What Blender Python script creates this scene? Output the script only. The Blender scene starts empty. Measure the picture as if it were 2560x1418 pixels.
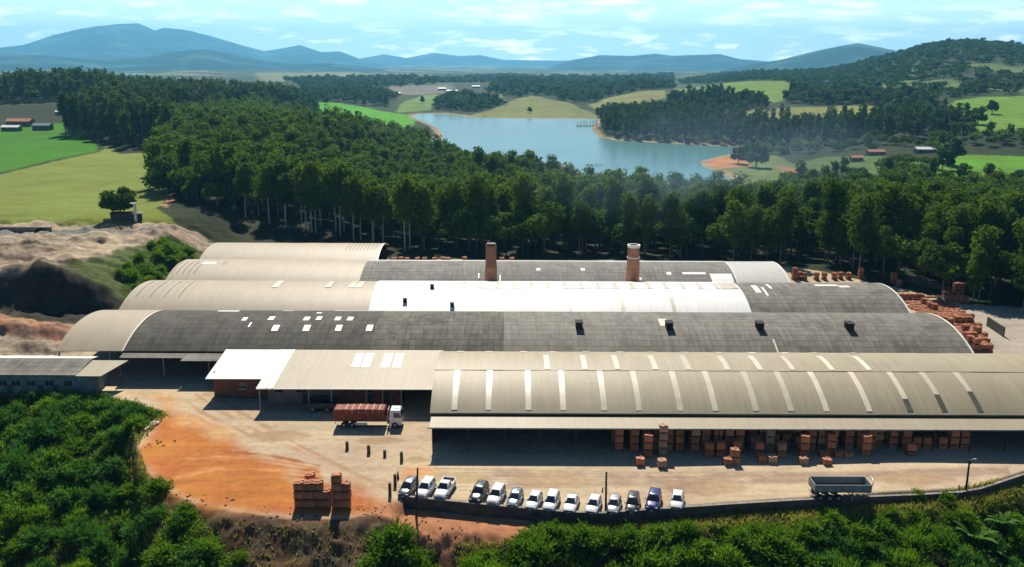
import bpy, bmesh, math, random
import numpy as np
from mathutils import Matrix, Vector

# ------------------------------------------------------------------ camera, world, sun
SC = bpy.context.scene
F, HC, PITCH, ROLL = 2217.0, 56.0, math.radians(14.15), 0.004   # focal in pixels of the 2560 px photo, drone height
SUN_EL, SUN_AZ = math.radians(47.0), math.radians(-6.0)         # sun behind the sheds, slightly to the left
def _rx(a): c, s = math.cos(a), math.sin(a); return np.array([[1, 0, 0], [0, c, -s], [0, s, c]])
def _rz(a): c, s = math.cos(a), math.sin(a); return np.array([[c, -s, 0], [s, c, 0], [0, 0, 1]])
CM = _rx(math.pi / 2 - PITCH) @ _rz(ROLL)
CP = np.array([0.0, 0.0, HC])
cam_d = bpy.data.cameras.new('camera'); cam = bpy.data.objects.new('camera', cam_d)
SC.collection.objects.link(cam); SC.camera = cam
cam_d.sensor_width = 36; cam_d.lens = 36 * F / 2560; cam_d.clip_start = 1; cam_d.clip_end = 90000
mm = Matrix([list(r) for r in CM]).to_4x4(); mm.translation = Vector(CP); cam.matrix_world = mm

W = bpy.data.worlds.new('World'); SC.world = W; W.use_nodes = True
def build_world():
    nt = W.node_tree; N = nt.nodes; L = nt.links; N.clear()
    out = N.new('ShaderNodeOutputWorld'); bg = N.new('ShaderNodeBackground'); bg.inputs[1].default_value = 0.05
    sky = N.new('ShaderNodeTexSky'); sky.sky_type = 'NISHITA'; sky.sun_disc = False
    sky.sun_elevation = SUN_EL; sky.sun_rotation = SUN_AZ; sky.altitude = 700
    sky.air_density = 1.0; sky.dust_density = 0.6; sky.ozone_density = 2.0
    tc = N.new('ShaderNodeTexCoord'); sep = N.new('ShaderNodeSeparateXYZ'); L.new(tc.outputs['Generated'], sep.inputs[0])
    at = N.new('ShaderNodeMath'); at.operation = 'ARCTAN2'; L.new(sep.outputs[0], at.inputs[0]); L.new(sep.outputs[1], at.inputs[1])
    def noise(sx, sz, off, detail, rough):
        cb = N.new('ShaderNodeCombineXYZ')
        for k, (src, s) in enumerate(((at.outputs[0], sx), (sep.outputs[2], sz))):
            m = N.new('ShaderNodeMath'); m.operation = 'MULTIPLY_ADD'; L.new(src, m.inputs[0])
            m.inputs[1].default_value = s; m.inputs[2].default_value = off; L.new(m.outputs[0], cb.inputs[k])
        n = N.new('ShaderNodeTexNoise'); n.inputs['Scale'].default_value = 1; n.inputs['Detail'].default_value = detail
        n.inputs['Roughness'].default_value = rough; L.new(cb.outputs[0], n.inputs['Vector']); return n.outputs[0]
    def rng(src, a, b, c=0.0, d=1.0):
        m = N.new('ShaderNodeMapRange'); m.interpolation_type = 'SMOOTHSTEP'; L.new(src, m.inputs[0])
        for k, v in enumerate((a, b, c, d)): m.inputs[k + 1].default_value = v
        return m.outputs[0]
    def mth(op, a, b):
        m = N.new('ShaderNodeMath'); m.operation = op; m.use_clamp = True
        for k, v in enumerate((a, b)):
            if isinstance(v, float): m.inputs[k].default_value = v
            else: L.new(v, m.inputs[k])
        return m.outputs[0]
    puffs = rng(noise(17, 75, 3.3, 7, .58), .50, .66)
    streaks = rng(noise(6, 50, 9.1, 6, .58), .52, .80)
    lo = rng(sep.outputs[2], .034, .012)              # cloud bank low over the hills
    hi = rng(sep.outputs[2], .018, .040)
    m = mth('MAXIMUM', mth('MULTIPLY', puffs, mth('ADD', lo, 0.35)), mth('MULTIPLY', streaks, hi))
    m = mth('MULTIPLY', m, mth('MULTIPLY', rng(sep.outputs[2], .26, .10), rng(sep.outputs[1], .2, .7)))   # the clouds stand low over the hills
    mix = N.new('ShaderNodeMix'); mix.data_type = 'RGBA'; L.new(mth('MULTIPLY', m, 0.9), mix.inputs[0])
    tint = N.new('ShaderNodeMix'); tint.data_type = 'RGBA'; tint.blend_type = 'MULTIPLY'; tint.inputs[0].default_value = 1
    L.new(sky.outputs[0], tint.inputs[6]); tint.inputs[7].default_value = (.70, .85, 1.05, 1)
    band = N.new('ShaderNodeMix'); band.data_type = 'RGBA'; L.new(mth('MULTIPLY', rng(sep.outputs[2], .15, .03, 0, .9), rng(sep.outputs[1], .55, .85)), band.inputs[0])
    L.new(tint.outputs[2], band.inputs[6]); band.inputs[7].default_value = (19, 24.5, 24.5, 1)      # bright thin veil low over the horizon
    L.new(band.outputs[2], mix.inputs[6]); mix.inputs[7].default_value = (48, 45, 45, 1)
    L.new(mix.outputs[2], bg.inputs[0]); L.new(bg.outputs[0], out.inputs[0])
build_world()
sun_d = bpy.data.lights.new('sun', 'SUN'); sun_d.energy = 5.0; sun_d.angle = math.radians(0.5); sun_d.color = (1, .92, .79)
sun = bpy.data.objects.new('sun', sun_d); SC.collection.objects.link(sun)
_sd = Vector((math.sin(SUN_AZ) * math.cos(SUN_EL), math.cos(SUN_AZ) * math.cos(SUN_EL), math.sin(SUN_EL)))
sun.rotation_euler = _sd.to_track_quat('Z', 'Y').to_euler(); sun.location = (0, 100, 300)
SC.view_settings.view_transform = 'Standard'; SC.view_settings.look = 'None'
SC.view_settings.exposure = 0.55; SC.view_settings.gamma = 1.0
SC.render.engine = 'CYCLES'
SC.cycles.max_bounces = 6; SC.cycles.diffuse_bounces = 1; SC.cycles.glossy_bounces = 2; SC.cycles.transmission_bounces = 3
SC.cycles.transparent_max_bounces = 6; SC.cycles.volume_bounces = 0

# ------------------------------------------------------------------ projection helpers (pixels of the 2560 px photo -> world)
def ray(px, py):
    d = CM @ np.array([(px - 1280) / F, -(py - 709) / F, -1.0]); return d / np.linalg.norm(d)
def P(px, py, z=0.0):
    d = ray(px, py); return CP + d * ((z - HC) / d[2])
def azel(px, py):
    d = ray(px, py); return math.atan2(d[0], d[1]), d[2] / math.hypot(d[0], d[1])
def sst(a, b, x):
    t = np.clip((np.asarray(x, float) - a) / (b - a), 0, 1); return t * t * (3 - 2 * t)
def vnoise(x, y, seed=0):
    x = np.asarray(x, float); y = np.asarray(y, float)
    xi = np.floor(x); yi = np.floor(y); fx = x - xi; fy = y - yi
    fx = fx * fx * (3 - 2 * fx); fy = fy * fy * (3 - 2 * fy)
    def h(a, b):
        v = np.sin(a * 127.1 + b * 311.7 + seed * 74.7) * 43758.5453; return v - np.floor(v)
    return (h(xi, yi) * (1 - fx) + h(xi + 1, yi) * fx) * (1 - fy) + (h(xi, yi + 1) * (1 - fx) + h(xi + 1, yi + 1) * fx) * fy
def fbm(x, y, seed=0, o=4):
    s = 0; a = .5
    for k in range(o):
        s = s + a * vnoise(x * 2 ** k, y * 2 ** k, seed + k * 13); a *= .5
    return s / (1 - .5 ** o)
def inside_sd(x, y, poly):
    """signed distance to a polygon, positive inside"""
    x = np.asarray(x, float); y = np.asarray(y, float)
    best = np.full(x.shape, 1e18); ins = np.zeros(x.shape, bool); n = len(poly)
    for i in range(n):
        ax, ay = poly[i][0], poly[i][1]; bx, by = poly[(i + 1) % n][0], poly[(i + 1) % n][1]
        ex, ey = bx - ax, by - ay; l2 = ex * ex + ey * ey + 1e-9
        t = np.clip(((x - ax) * ex + (y - ay) * ey) / l2, 0, 1)
        best = np.minimum(best, (x - ax - t * ex) ** 2 + (y - ay - t * ey) ** 2)
        c = (ay > y) != (by > y)
        ins ^= c & (x < ex * (y - ay) / (ey if abs(ey) > 1e-9 else 1e-9) + ax)
    d = np.sqrt(best); return np.where(ins, d, -d)

# ------------------------------------------------------------------ terrain height
WATER_Z = -15.0
def pw(pts, z): return [tuple(P(a, b, z)[:2]) for a, b in pts]
LAKE = pw([(1030, 288), (1060, 284), (1110, 284), (1170, 291), (1200, 294), (1330, 297), (1440, 297), (1500, 298), (1478, 322), (1500, 344),
           (1540, 350), (1620, 355), (1700, 360), (1800, 364), (1850, 369), (1846, 380), (1790, 394), (1750, 404), (1748, 412),
           (1780, 424), (1830, 448), (1860, 475), (1780, 505), (1600, 515), (1480, 470), (1440, 420), (1300, 396), (1150, 375), (1060, 352), (1112, 344),
           (1095, 325), (1068, 308), (1040, 297)], WATER_Z)
POND = [pw([(490, 207), (560, 205), (640, 206), (660, 211), (600, 214), (520, 213)], WATER_Z),
        pw([(270, 186), (320, 183.5), (370, 184.5), (375, 189.5), (320, 191), (280, 190)], WATER_Z)]
# line of the retaining wall in front of the parked cars, and the rim where the bank falls away
WALL_PX = [(1010, 1241), (1120, 1252), (1240, 1264), (1330, 1272), (1420, 1280), (1505, 1283), (1600, 1276), (1700, 1269), (1850, 1259), (2000, 1250),
           (2150, 1243), (2300, 1237), (2400, 1231), (2450, 1222), (2500, 1206), (2560, 1186), (2660, 1150)]
WALL = [P(a, b, .3) for a, b in WALL_PX]
RIM_PX = [(-900, 930), (-300, 955), (120, 985), (270, 990), (335, 1075), (340, 1140), (390, 1205), (480, 1256), (600, 1285), (730, 1298), (870, 1296), (940, 1284), (1050, 1303), (1180, 1318),
          (1325, 1318), (1360, 1312), (1500, 1316), (1700, 1302), (2000, 1285), (2300, 1268), (2420, 1255), (2500, 1238), (2560, 1216), (2700, 1170), (3300, 1100)]
_rim = [P(a, b, 0 if a < 990 else -1.2) for a, b in RIM_PX]
RIM_AZ = np.array([math.atan2(p[0], p[1]) for p in _rim]); RIM_D = np.array([math.hypot(p[0], p[1]) for p in _rim])
WALL_AZ = np.array([math.atan2(p[0], p[1]) for p in WALL]); WALL_D = np.array([math.hypot(p[0], p[1]) for p in WALL])
RIDGES = []
def ridge(d0, wf, wb, prof, treeh=0.0):
    a = []; z = []
    for px, py in prof:
        az, e = azel(px, py); a.append(az); z.append(HC + d0 * e - treeh)
    RIDGES.append((d0, wf, wb, np.array(a), np.array(z)))
ridge(980, 300, 350, [(-900, 230), (-400, 200), (0, 195), (120, 188), (200, 186), (270, 192), (320, 206), (420, 212), (560, 218), (700, 226), (750, 240), (800, 275), (860, 300)], 20)
ridge(2300, 950, 900, [(1500, 240), (1700, 205), (1800, 188), (1880, 172), (1990, 170), (2080, 164), (2160, 146), (2250, 124), (2300, 108), (2350, 98), (2420, 93), (2500, 97), (2560, 106), (2700, 118), (2900, 140), (3300, 170)], 12)
ridge(1500, 380, 420, [(1100, 290), (1250, 262), (1290, 250), (1330, 245), (1400, 256), (1440, 262), (1520, 244), (1600, 228), (1660, 229), (1720, 226), (1800, 216), (1900, 207), (1960, 206), (2000, 216), (2100, 240), (2250, 262), (2400, 262), (2560, 250), (2800, 250)], 0)
ridge(1180, 220, 200, [(1600, 300), (1700, 283), (1800, 273), (1950, 268), (2100, 264), (2200, 266), (2300, 275), (2400, 268), (2560, 250), (2800, 240), (3100, 260)], 0)
ridge(1700, 250, 300, [(900, 268), (990, 258), (1040, 242), (1085, 234), (1110, 240), (1180, 246), (1240, 262), (1290, 280)], 0)
ridge(3300, 500, 700, [(500, 205), (700, 190), (800, 186), (900, 188), (1000, 186), (1120, 190), (1250, 188), (1330, 192), (1500, 190), (1650, 188), (1750, 180), (1850, 178), (2000, 190)], 10)
def height(x, y):
    x = np.asarray(x, float); y = np.asarray(y, float)
    d = np.hypot(x, y); az = np.arctan2(x, np.maximum(y, 1e-3)); azd = np.degrees(az)
    zc = np.interp(d, [245, 290, 360, 440, 560, 900, 1500, 5000], [0, -2, -9, -13, -14, -12, -8, -12])
    zl = np.interp(d, [250, 300, 600, 900, 1500, 5000], [0, 4, 6, 2, -5, -12])
    zr = np.interp(d, [250, 300, 430, 700, 900, 1150, 5000], [0, -3, -11, -11, -5, 1, -8])
    wl = sst(-5, -15, azd); wr = sst(11, 18, azd)
    z = zc * (1 - wl) * (1 - wr) + zl * wl + zr * wr
    far = sst(260, 600, d)
    z = z + far * (fbm(x / 180, y / 180, 3) - .5) * 9 + sst(1200, 3000, d) * (fbm(x / 700, y / 700, 8) - .5) * 40
    for d0, wf, wb, a, zz in RIDGES:
        c = np.interp(az, a, zz, left=-60, right=-60)
        g = np.where(d < d0, np.exp(-((d - d0) / wf) ** 2), np.exp(-((d - d0) / wb) ** 2))
        wob = 1 + .10 * (fbm(x / 160, y / 160, int(d0) % 97) - .5) * sst(0.02, .4, np.abs(d - d0) / d0)
        z = np.maximum(z, z * (1 - g) + c * g * wob)
    # lake and ponds
    for poly in [LAKE] + POND:
        bx = [p[0] for p in poly]; by = [p[1] for p in poly]
        m = (x > min(bx) - 260) & (x < max(bx) + 260) & (y > min(by) - 260) & (y < max(by) + 260)
        if m.any():
            s = inside_sd(x[m], y[m], poly) + (fbm(x[m] / 25, y[m] / 25, 5) - .5) * 7
            k = sst(0, 190, -s); shore = WATER_Z - np.clip(s * .12, -1.2, 3)
            z[m] = np.where(s > -4, shore, (WATER_Z + np.clip(-s * .12, 0, 1.2)) * (1 - k) + z[m] * k)
    # excavated ground left of the sheds
    edge = 193 + 7 * (fbm(x / 14, y * 0, 21) - .5) + 6 * sst(-110, -135, x)
    plat = sst(-83, -103, x) * sst(edge - 3.5, edge + 6, y) * (1 - sst(300, 420, d) * .2)
    zp = 8.5 + .8 * (fbm(x / 9, y / 9, 31) - .5)
    z = np.where(d < 620, z * (1 - plat) + np.maximum(z, zp) * plat, z)
    z = z + 5.5 * np.exp(-((x + 118) / 25) ** 2 - ((y - 177) / 8) ** 2)
    z = z + 3.0 * np.exp(-((x + 108) / 7) ** 2 - ((y - 197) / 10) ** 2)
    rough = sst(-84, -92, x) * sst(150, 158, y) * sst(275, 262, y)
    z = z + rough * ((fbm(x / 12 + y / 30, y / 3.2, 41) - .5) * 3.0 + (fbm(x / 2.5, y / 2.5, 47) - .5) * 1.6 + (1 - np.abs(2 * fbm((x + y * .4) / 5, y / 9, 49, 3) - 1)) * -1.1)
    # retaining wall step and the bank in front
    wd = np.interp(az, WALL_AZ, WALL_D, left=0, right=WALL_D[-1])
    rd = np.interp(az, RIM_AZ, RIM_D)
    step = np.where(az > WALL_AZ[0], sst(.75, .3, d - wd), sst(2.5, 0, d - rd - 1) * sst(WALL_AZ[0] - .02, WALL_AZ[0], az))
    z = z - 1.35 * step
    slope = np.interp(azd, [-32, -24, -18, -8, 10, 30], [.24, .26, .42, .55, .45, .38])
    t = np.maximum(rd + (fbm(x / 3, y / 3, 51) - .5) * 1.6 - d, 0)
    z = z - np.where(d < 175, slope * t * sst(0, 5, t) + sst(.5, 3, t) * (fbm(x / 2.6, y / 2.6, 57) - .5) * 1.5 + sst(.5, 2, t) * (fbm(x / .9, y / .9, 59) - .5) * .8, 0)
    return z
def H1(x, y): return float(height(np.array([x]), np.array([y]))[0])
def G(px, py, zoff=0.0):
    """where the ray through a pixel meets the terrain"""
    dv = ray(px, py); t = np.concatenate([np.linspace(80, 400, 500), np.geomspace(401, 6000, 1500)])
    p = CP[None, :] + dv[None, :] * t[:, None]
    below = p[:, 2] - zoff < height(p[:, 0], p[:, 1])
    i = int(np.argmax(below)) if below.any() else len(t) - 1
    return p[i]

def patchy(x, y): return sst(.575, .62, fbm(np.asarray(x, float) / 150 + 3, np.asarray(y, float) / 190, 91, 3))
# ------------------------------------------------------------------ materials
def pbsdf(name):
    m = bpy.data.materials.new(name); m.use_nodes = True; nt = m.node_tree
    return m, nt, nt.nodes['Principled BSDF']
def node(nt, kind, **kw):
    n = nt.nodes.new(kind)
    for k, v in kw.items(): setattr(n, k, v)
    return n
def link(nt, a, b): nt.links.new(a, b)
def math_n(nt, op, a, b=0.0, c=0.0, clamp=False):
    n = node(nt, 'ShaderNodeMath', operation=op, use_clamp=clamp)
    for k, v in enumerate((a, b, c)):
        if isinstance(v, (int, float)): n.inputs[k].default_value = v
        else: link(nt, v, n.inputs[k])
    return n.outputs[0]
def mix_n(nt, fac, a, b, blend='MIX'):
    n = node(nt, 'ShaderNodeMix', data_type='RGBA', blend_type=blend)
    for k, v in ((0, fac), (6, a), (7, b)):
        if isinstance(v, (int, float)): n.inputs[k].default_value = v
        elif isinstance(v, tuple): n.inputs[k].default_value = (*v, 1) if len(v) == 3 else v
        else: link(nt, v, n.inputs[k])
    return n.outputs[2]
def noise_n(nt, vec, scale, detail=4, rough=.55, mul=None):
    if mul is not None:
        mp = node(nt, 'ShaderNodeMapping'); link(nt, vec, mp.inputs[0]); mp.inputs['Scale'].default_value = mul; vec = mp.outputs[0]
    n = node(nt, 'ShaderNodeTexNoise'); n.inputs['Scale'].default_value = scale; n.inputs['Detail'].default_value = detail
    n.inputs['Roughness'].default_value = rough; link(nt, vec, n.inputs['Vector']); return n.outputs[0]
def range_n(nt, v, a, b, c=0.0, d=1.0):
    n = node(nt, 'ShaderNodeMapRange'); link(nt, v, n.inputs[0])
    for k, q in enumerate((a, b, c, d)): n.inputs[k + 1].default_value = q
    return n.outputs[0]
def bump_n(nt, h, strength, dist, bs):
    b = node(nt, 'ShaderNodeBump'); b.inputs['Strength'].default_value = strength; b.inputs['Distance'].default_value = dist
    link(nt, h, b.inputs['Height']); link(nt, b.outputs[0], bs.inputs['Normal'])
def coord(nt, which='Object'): return node(nt, 'ShaderNodeTexCoord').outputs[which]
MATS = {}
def plain(name, c, rough=.6, var=.25, scale=2.0, metal=0.0, spec=.4, bump=0.0, rnd=0.0):
    """a single-material surface with worn, uneven tone"""
    if name in MATS: return MATS[name]
    m, nt, bs = pbsdf(name); v = coord(nt)
    n = noise_n(nt, v, scale, 5, .6)
    f = range_n(nt, n, .3, .7, 1 - var, 1 + var)
    if rnd: f = math_n(nt, 'MULTIPLY', f, math_n(nt, 'MULTIPLY_ADD', node(nt, 'ShaderNodeObjectInfo').outputs['Random'], rnd, 1 - rnd * .6))
    link(nt, mix_n(nt, 1.0, c, f, 'MULTIPLY'), bs.inputs['Base Color'])
    bs.inputs['Roughness'].default_value = rough; bs.inputs['Metallic'].default_value = metal
    bs.inputs['Specular IOR Level'].default_value = spec
    if bump: bump_n(nt, noise_n(nt, v, scale * 6, 3), bump, .05, bs)
    MATS[name] = m; return m
def roof_mat(name, c1, c2, sheet=1.0, purlin=2.2, line=.35, streak=.5, patch=.2, rough=.55, spec=.3, mould=None):
    """corrugated sheeting: UV is metres along the ridge and down the slope"""
    m, nt, bs = pbsdf(name); uv = node(nt, 'ShaderNodeUVMap').outputs[0]
    s = node(nt, 'ShaderNodeSeparateXYZ'); link(nt, uv, s.inputs[0]); u, v = s.outputs[0], s.outputs[1]
    st = noise_n(nt, uv, 1.0, 5, .65, (1.6, .10, 1)); bl = noise_n(nt, uv, .09, 6, .62); bd = noise_n(nt, uv, 1.0, 4, .6, (.11, .012, 1))
    # single sheets differ: white noise on the sheet index
    cb = node(nt, 'ShaderNodeCombineXYZ')
    link(nt, math_n(nt, 'FLOOR', math_n(nt, 'DIVIDE', u, sheet)), cb.inputs[0]); link(nt, math_n(nt, 'FLOOR', math_n(nt, 'DIVIDE', v, purlin)), cb.inputs[1])
    wn = node(nt, 'ShaderNodeTexWhiteNoise', noise_dimensions='2D'); link(nt, cb.outputs[0], wn.inputs['Vector'])
    f = math_n(nt, 'ADD', math_n(nt, 'MULTIPLY', range_n(nt, st, .3, .7), streak), math_n(nt, 'MULTIPLY', math_n(nt, 'MULTIPLY_ADD', range_n(nt, bd, .38, .62), .5, math_n(nt, 'MULTIPLY', range_n(nt, bl, .38, .62), .5)), 1 - streak))
    f = math_n(nt, 'ADD', f, math_n(nt, 'MULTIPLY', math_n(nt, 'SUBTRACT', wn.outputs[0], .5), patch), clamp=True)
    col = mix_n(nt, f, c1, c2)
    wob = math_n(nt, 'MULTIPLY', math_n(nt, 'SUBTRACT', noise_n(nt, uv, .35, 2), .5), .5)
    vv = math_n(nt, 'ADD', v, wob)
    lv = math_n(nt, 'LESS_THAN', math_n(nt, 'FRACT', math_n(nt, 'DIVIDE', vv, purlin)), .085 / purlin * 1.6)
    lu = math_n(nt, 'MULTIPLY', math_n(nt, 'LESS_THAN', math_n(nt, 'FRACT', math_n(nt, 'DIVIDE', u, sheet)), .07), range_n(nt, noise_n(nt, uv, .25, 3), .45, .6))
    ln = math_n(nt, 'MULTIPLY', math_n(nt, 'MAXIMUM', lv, lu), line)
    col = mix_n(nt, ln, col, tuple(k * .25 for k in c1))
    if mould:
        mo = range_n(nt, noise_n(nt, uv, .16, 6, .7), .52, .66)
        col = mix_n(nt, math_n(nt, 'MULTIPLY', mo, .75), col, mould)
    link(nt, col, bs.inputs['Base Color']); bs.inputs['Roughness'].default_value = rough; bs.inputs['Specular IOR Level'].default_value = spec
    co = math_n(nt, 'SINE', math_n(nt, 'MULTIPLY', u, 2 * math.pi / .25))
    bump_n(nt, math_n(nt, 'ADD', math_n(nt, 'MULTIPLY', co, .3), st), .25, .03, bs)
    return m
def brick_mat(name, c1, c2, mortar, sx=.24, sy=.12, axis='xz'):
    m, nt, bs = pbsdf(name); v = coord(nt)
    s = node(nt, 'ShaderNodeSeparateXYZ'); link(nt, v, s.inputs[0])
    cb = node(nt, 'ShaderNodeCombineXYZ'); link(nt, math_n(nt, 'ADD', s.outputs[0], s.outputs[1]), cb.inputs[0]); link(nt, s.outputs[2], cb.inputs[1])
    b = node(nt, 'ShaderNodeTexBrick'); link(nt, cb.outputs[0], b.inputs['Vector']); b.inputs['Scale'].default_value = 1
    b.inputs['Brick Width'].default_value = sx; b.inputs['Row Height'].default_value = sy; b.inputs['Mortar Size'].default_value = .012
    b.inputs['Color1'].default_value = (*c1, 1); b.inputs['Color2'].default_value = (*c2, 1); b.inputs['Mortar'].default_value = (*mortar, 1)
    oi = node(nt, 'ShaderNodeObjectInfo')
    k = math_n(nt, 'MULTIPLY', range_n(nt, noise_n(nt, v, .8, 5), .3, .7, .65, 1.3), math_n(nt, 'MULTIPLY_ADD', oi.outputs['Random'], .5, .75))
    link(nt, mix_n(nt, 1.0, b.outputs[0], k, 'MULTIPLY'), bs.inputs['Base Color']); bs.inputs['Roughness'].default_value = .85
    bump_n(nt, b.outputs['Fac'], -.4, .02, bs); return m
def leaf_mat(name, c1, c2, trans=.35, rough=.5):
    m, nt, bs = pbsdf(name)
    at = node(nt, 'ShaderNodeAttribute', attribute_name='tint'); oi = node(nt, 'ShaderNodeObjectInfo')
    f = math_n(nt, 'ADD', math_n(nt, 'MULTIPLY', at.outputs['Fac'], .55), math_n(nt, 'MULTIPLY', oi.outputs['Random'], .45), clamp=True)
    col = mix_n(nt, f, c1, c2); link(nt, col, bs.inputs['Base Color'])
    bs.inputs['Roughness'].default_value = .75; bs.inputs['Specular IOR Level'].default_value = .06
    tr = node(nt, 'ShaderNodeBsdfTranslucent'); link(nt, mix_n(nt, 1.0, col, (1.0, 1.15, .5), 'MULTIPLY'), tr.inputs[0])
    mx = node(nt, 'ShaderNodeMixShader'); mx.inputs[0].default_value = trans
    link(nt, bs.outputs[0], mx.inputs[1]); link(nt, tr.outputs[0], mx.inputs[2]); link(nt, mx.outputs[0], nt.nodes['Material Output'].inputs[0])
    return m
def paint(name, c, rough=.25, metal=0.0):
    if name in MATS: return MATS[name]
    m, nt, bs = pbsdf(name); v = coord(nt)
    dust = range_n(nt, noise_n(nt, v, 3.0, 5), .4, .75, 0, .22)
    link(nt, mix_n(nt, dust, c, (.42, .33, .24)), bs.inputs['Base Color']); bs.inputs['Roughness'].default_value = rough
    bs.inputs['Metallic'].default_value = metal; bs.inputs['Coat Weight'].default_value = .5; bs.inputs['Coat Roughness'].default_value = .08
    MATS[name] = m; return m
def glass(name, c=(.012, .016, .018)):
    if name in MATS: return MATS[name]
    m, nt, bs = pbsdf(name); v = coord(nt)
    link(nt, mix_n(nt, range_n(nt, noise_n(nt, v, 1.5, 2), .3, .7), c, tuple(k * 2 for k in c)), bs.inputs['Base Color'])
    bs.inputs['Roughness'].default_value = .06; bs.inputs['Specular IOR Level'].default_value = .7; MATS[name] = m; return m

BEIGE = roof_mat('beige_metal_sheet', (.265, .226, .142), (.385, .332, .215), 1.0, 6.2, .14, .6, .11)
BEIGE2 = roof_mat('tan_metal_sheet', (.27, .225, .152), (.38, .32, .22), 1.05, 5.5, .16, .6, .12)
WHITE = roof_mat('white_metal_sheet', (.64, .63, .59), (.84, .84, .81), 1.0, 6.0, .10, .6, .06)
CREAM = roof_mat('cream_metal_sheet', (.74, .71, .62), (.82, .79, .71), 1.0, 7.0, .06, .5, .04)
GREY = roof_mat('weathered_fibre_cement', (.056, .052, .042), (.19, .176, .142), 1.1, 1.75, .8, .6, .38, .8, .15, (.035, .036, .032))
GREY_LIGHT = roof_mat('pale_weathered_fibre_cement', (.14, .137, .122), (.28, .265, .235), 1.1, 1.75, .75, .55, .28, .8, .15, (.10, .105, .10))
GREY_DARK = roof_mat('dark_fibre_cement', (.034, .032, .026), (.118, .109, .088), 1.1, 1.75, .7, .6, .35, .8, .15, (.105, .10, .09))
GREY_MID = roof_mat('mid_grey_fibre_cement', (.076, .071, .057), (.23, .213, .172), 1.1, 1.75, .8, .6, .30, .7, .25, (.05, .05, .043))
PALE = roof_mat('pale_galvanised_sheet', (.40, .40, .37), (.52, .51, .47), 1.0, 5.0, .1, .5, .05, .5, .3)
SKYL = plain('skylight_plastic', (.66, .59, .44), .35, .12, .5, rnd=.3)
SKYL_W = plain('white_skylight_plastic', (.85, .84, .78), .4, .06, .6)
SKYL_T = plain('tan_translucent_strip', (.50, .45, .36), .4, .15, .6)
SKYL_D = plain('clear_dark_plastic', (.10, .10, .07), .25, .3, .4)
STEEL = plain('dark_steel', (.035, .034, .032), .6, .35, 1.5)
VOIDM = plain('black_steel_and_shade', (.008, .008, .008), .85, .4, 1.5)  # black steel of vents; also shade painted onto back walls, bay and opening
POSTM = plain('grey_painted_steel', (.30, .29, .26), .6, .25, 1.0)
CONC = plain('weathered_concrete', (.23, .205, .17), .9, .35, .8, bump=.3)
CONC_D = plain('dark_and_shaded_concrete', (.075, .068, .058), .9, .4, .6, bump=.3)  # darker concrete, with the retaining wall's shade put into the colour
TRIMW = plain('pale_roof_trim', (.72, .69, .62), .5, .1, .6)
BRICKW = brick_mat('red_brick_wall', (.24, .075, .035), (.18, .055, .028), (.14, .085, .06), .24, .09)
BRICK_CH = brick_mat('chimney_brick', (.36, .165, .085), (.28, .12, .065), (.22, .13, .08), .5, .2)
BRICKP = brick_mat('hollow_brick_stack', (.52, .21, .095), (.42, .155, .07), (.16, .06, .03), .30, .19)
BRICKP2 = brick_mat('pale_brick_stack', (.50, .31, .19), (.44, .25, .14), (.18, .10, .06), .30, .19)
BRICKD = brick_mat('dark_load_brick', (.26, .085, .045), (.20, .06, .032), (.10, .04, .025), .30, .19)
WOOD = plain('old_wood', (.20, .13, .075), .8, .35, 3.0)
POLEM = plain('dark_tarred_wood', (.035, .027, .02), .85, .3, 2.0)
RUBBER = plain('tyre_rubber', (.012, .012, .012), .8, .2, 3.0)
RIMM = plain('wheel_rim_metal', (.35, .35, .35), .35, .2, 3.0, metal=.7)
TEAL = plain('faded_teal_plaster', (.17, .235, .215), .9, .4, .8)
OFFW = plain('dim_office_plaster', (.19, .175, .15), .9, .3, .7)
GLASS = glass('dark_window_glass'); GLASSB = glass('tinted_car_glass', (.010, .016, .020))
BARK = plain('pale_eucalyptus_bark', (.30, .25, .19), .85, .4, .9)
BARKP = plain('white_eucalyptus_bark', (.50, .45, .36), .8, .35, .9)
BARKD = plain('dark_bark', (.09, .065, .045), .9, .35, 1.2)
LEAF_E = leaf_mat('eucalyptus_leaf', (.026, .064, .003), (.150, .215, .012), .44)
LEAF_B = leaf_mat('broad_forest_leaf', (.020, .058, .003), (.110, .175, .012), .44)
LEAF_F = leaf_mat('far_woodland_leaf', (.022, .060, .010), (.080, .135, .022), .3)
LEAF_S = leaf_mat('shrub_leaf', (.050, .125, .010), (.19, .31, .030), .48)
LEAF_C = leaf_mat('cassava_leaf', (.030, .105, .022), (.11, .24, .050), .44)
LEAF_D = leaf_mat('dry_bush_leaf', (.075, .075, .045), (.16, .16, .095), .2)
LEAF_G = leaf_mat('grass_blade', (.13, .18, .03), (.46, .38, .14), .4)
LEAF_K = leaf_mat('banana_leaf', (.05, .13, .02), (.12, .24, .04), .4)

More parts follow.
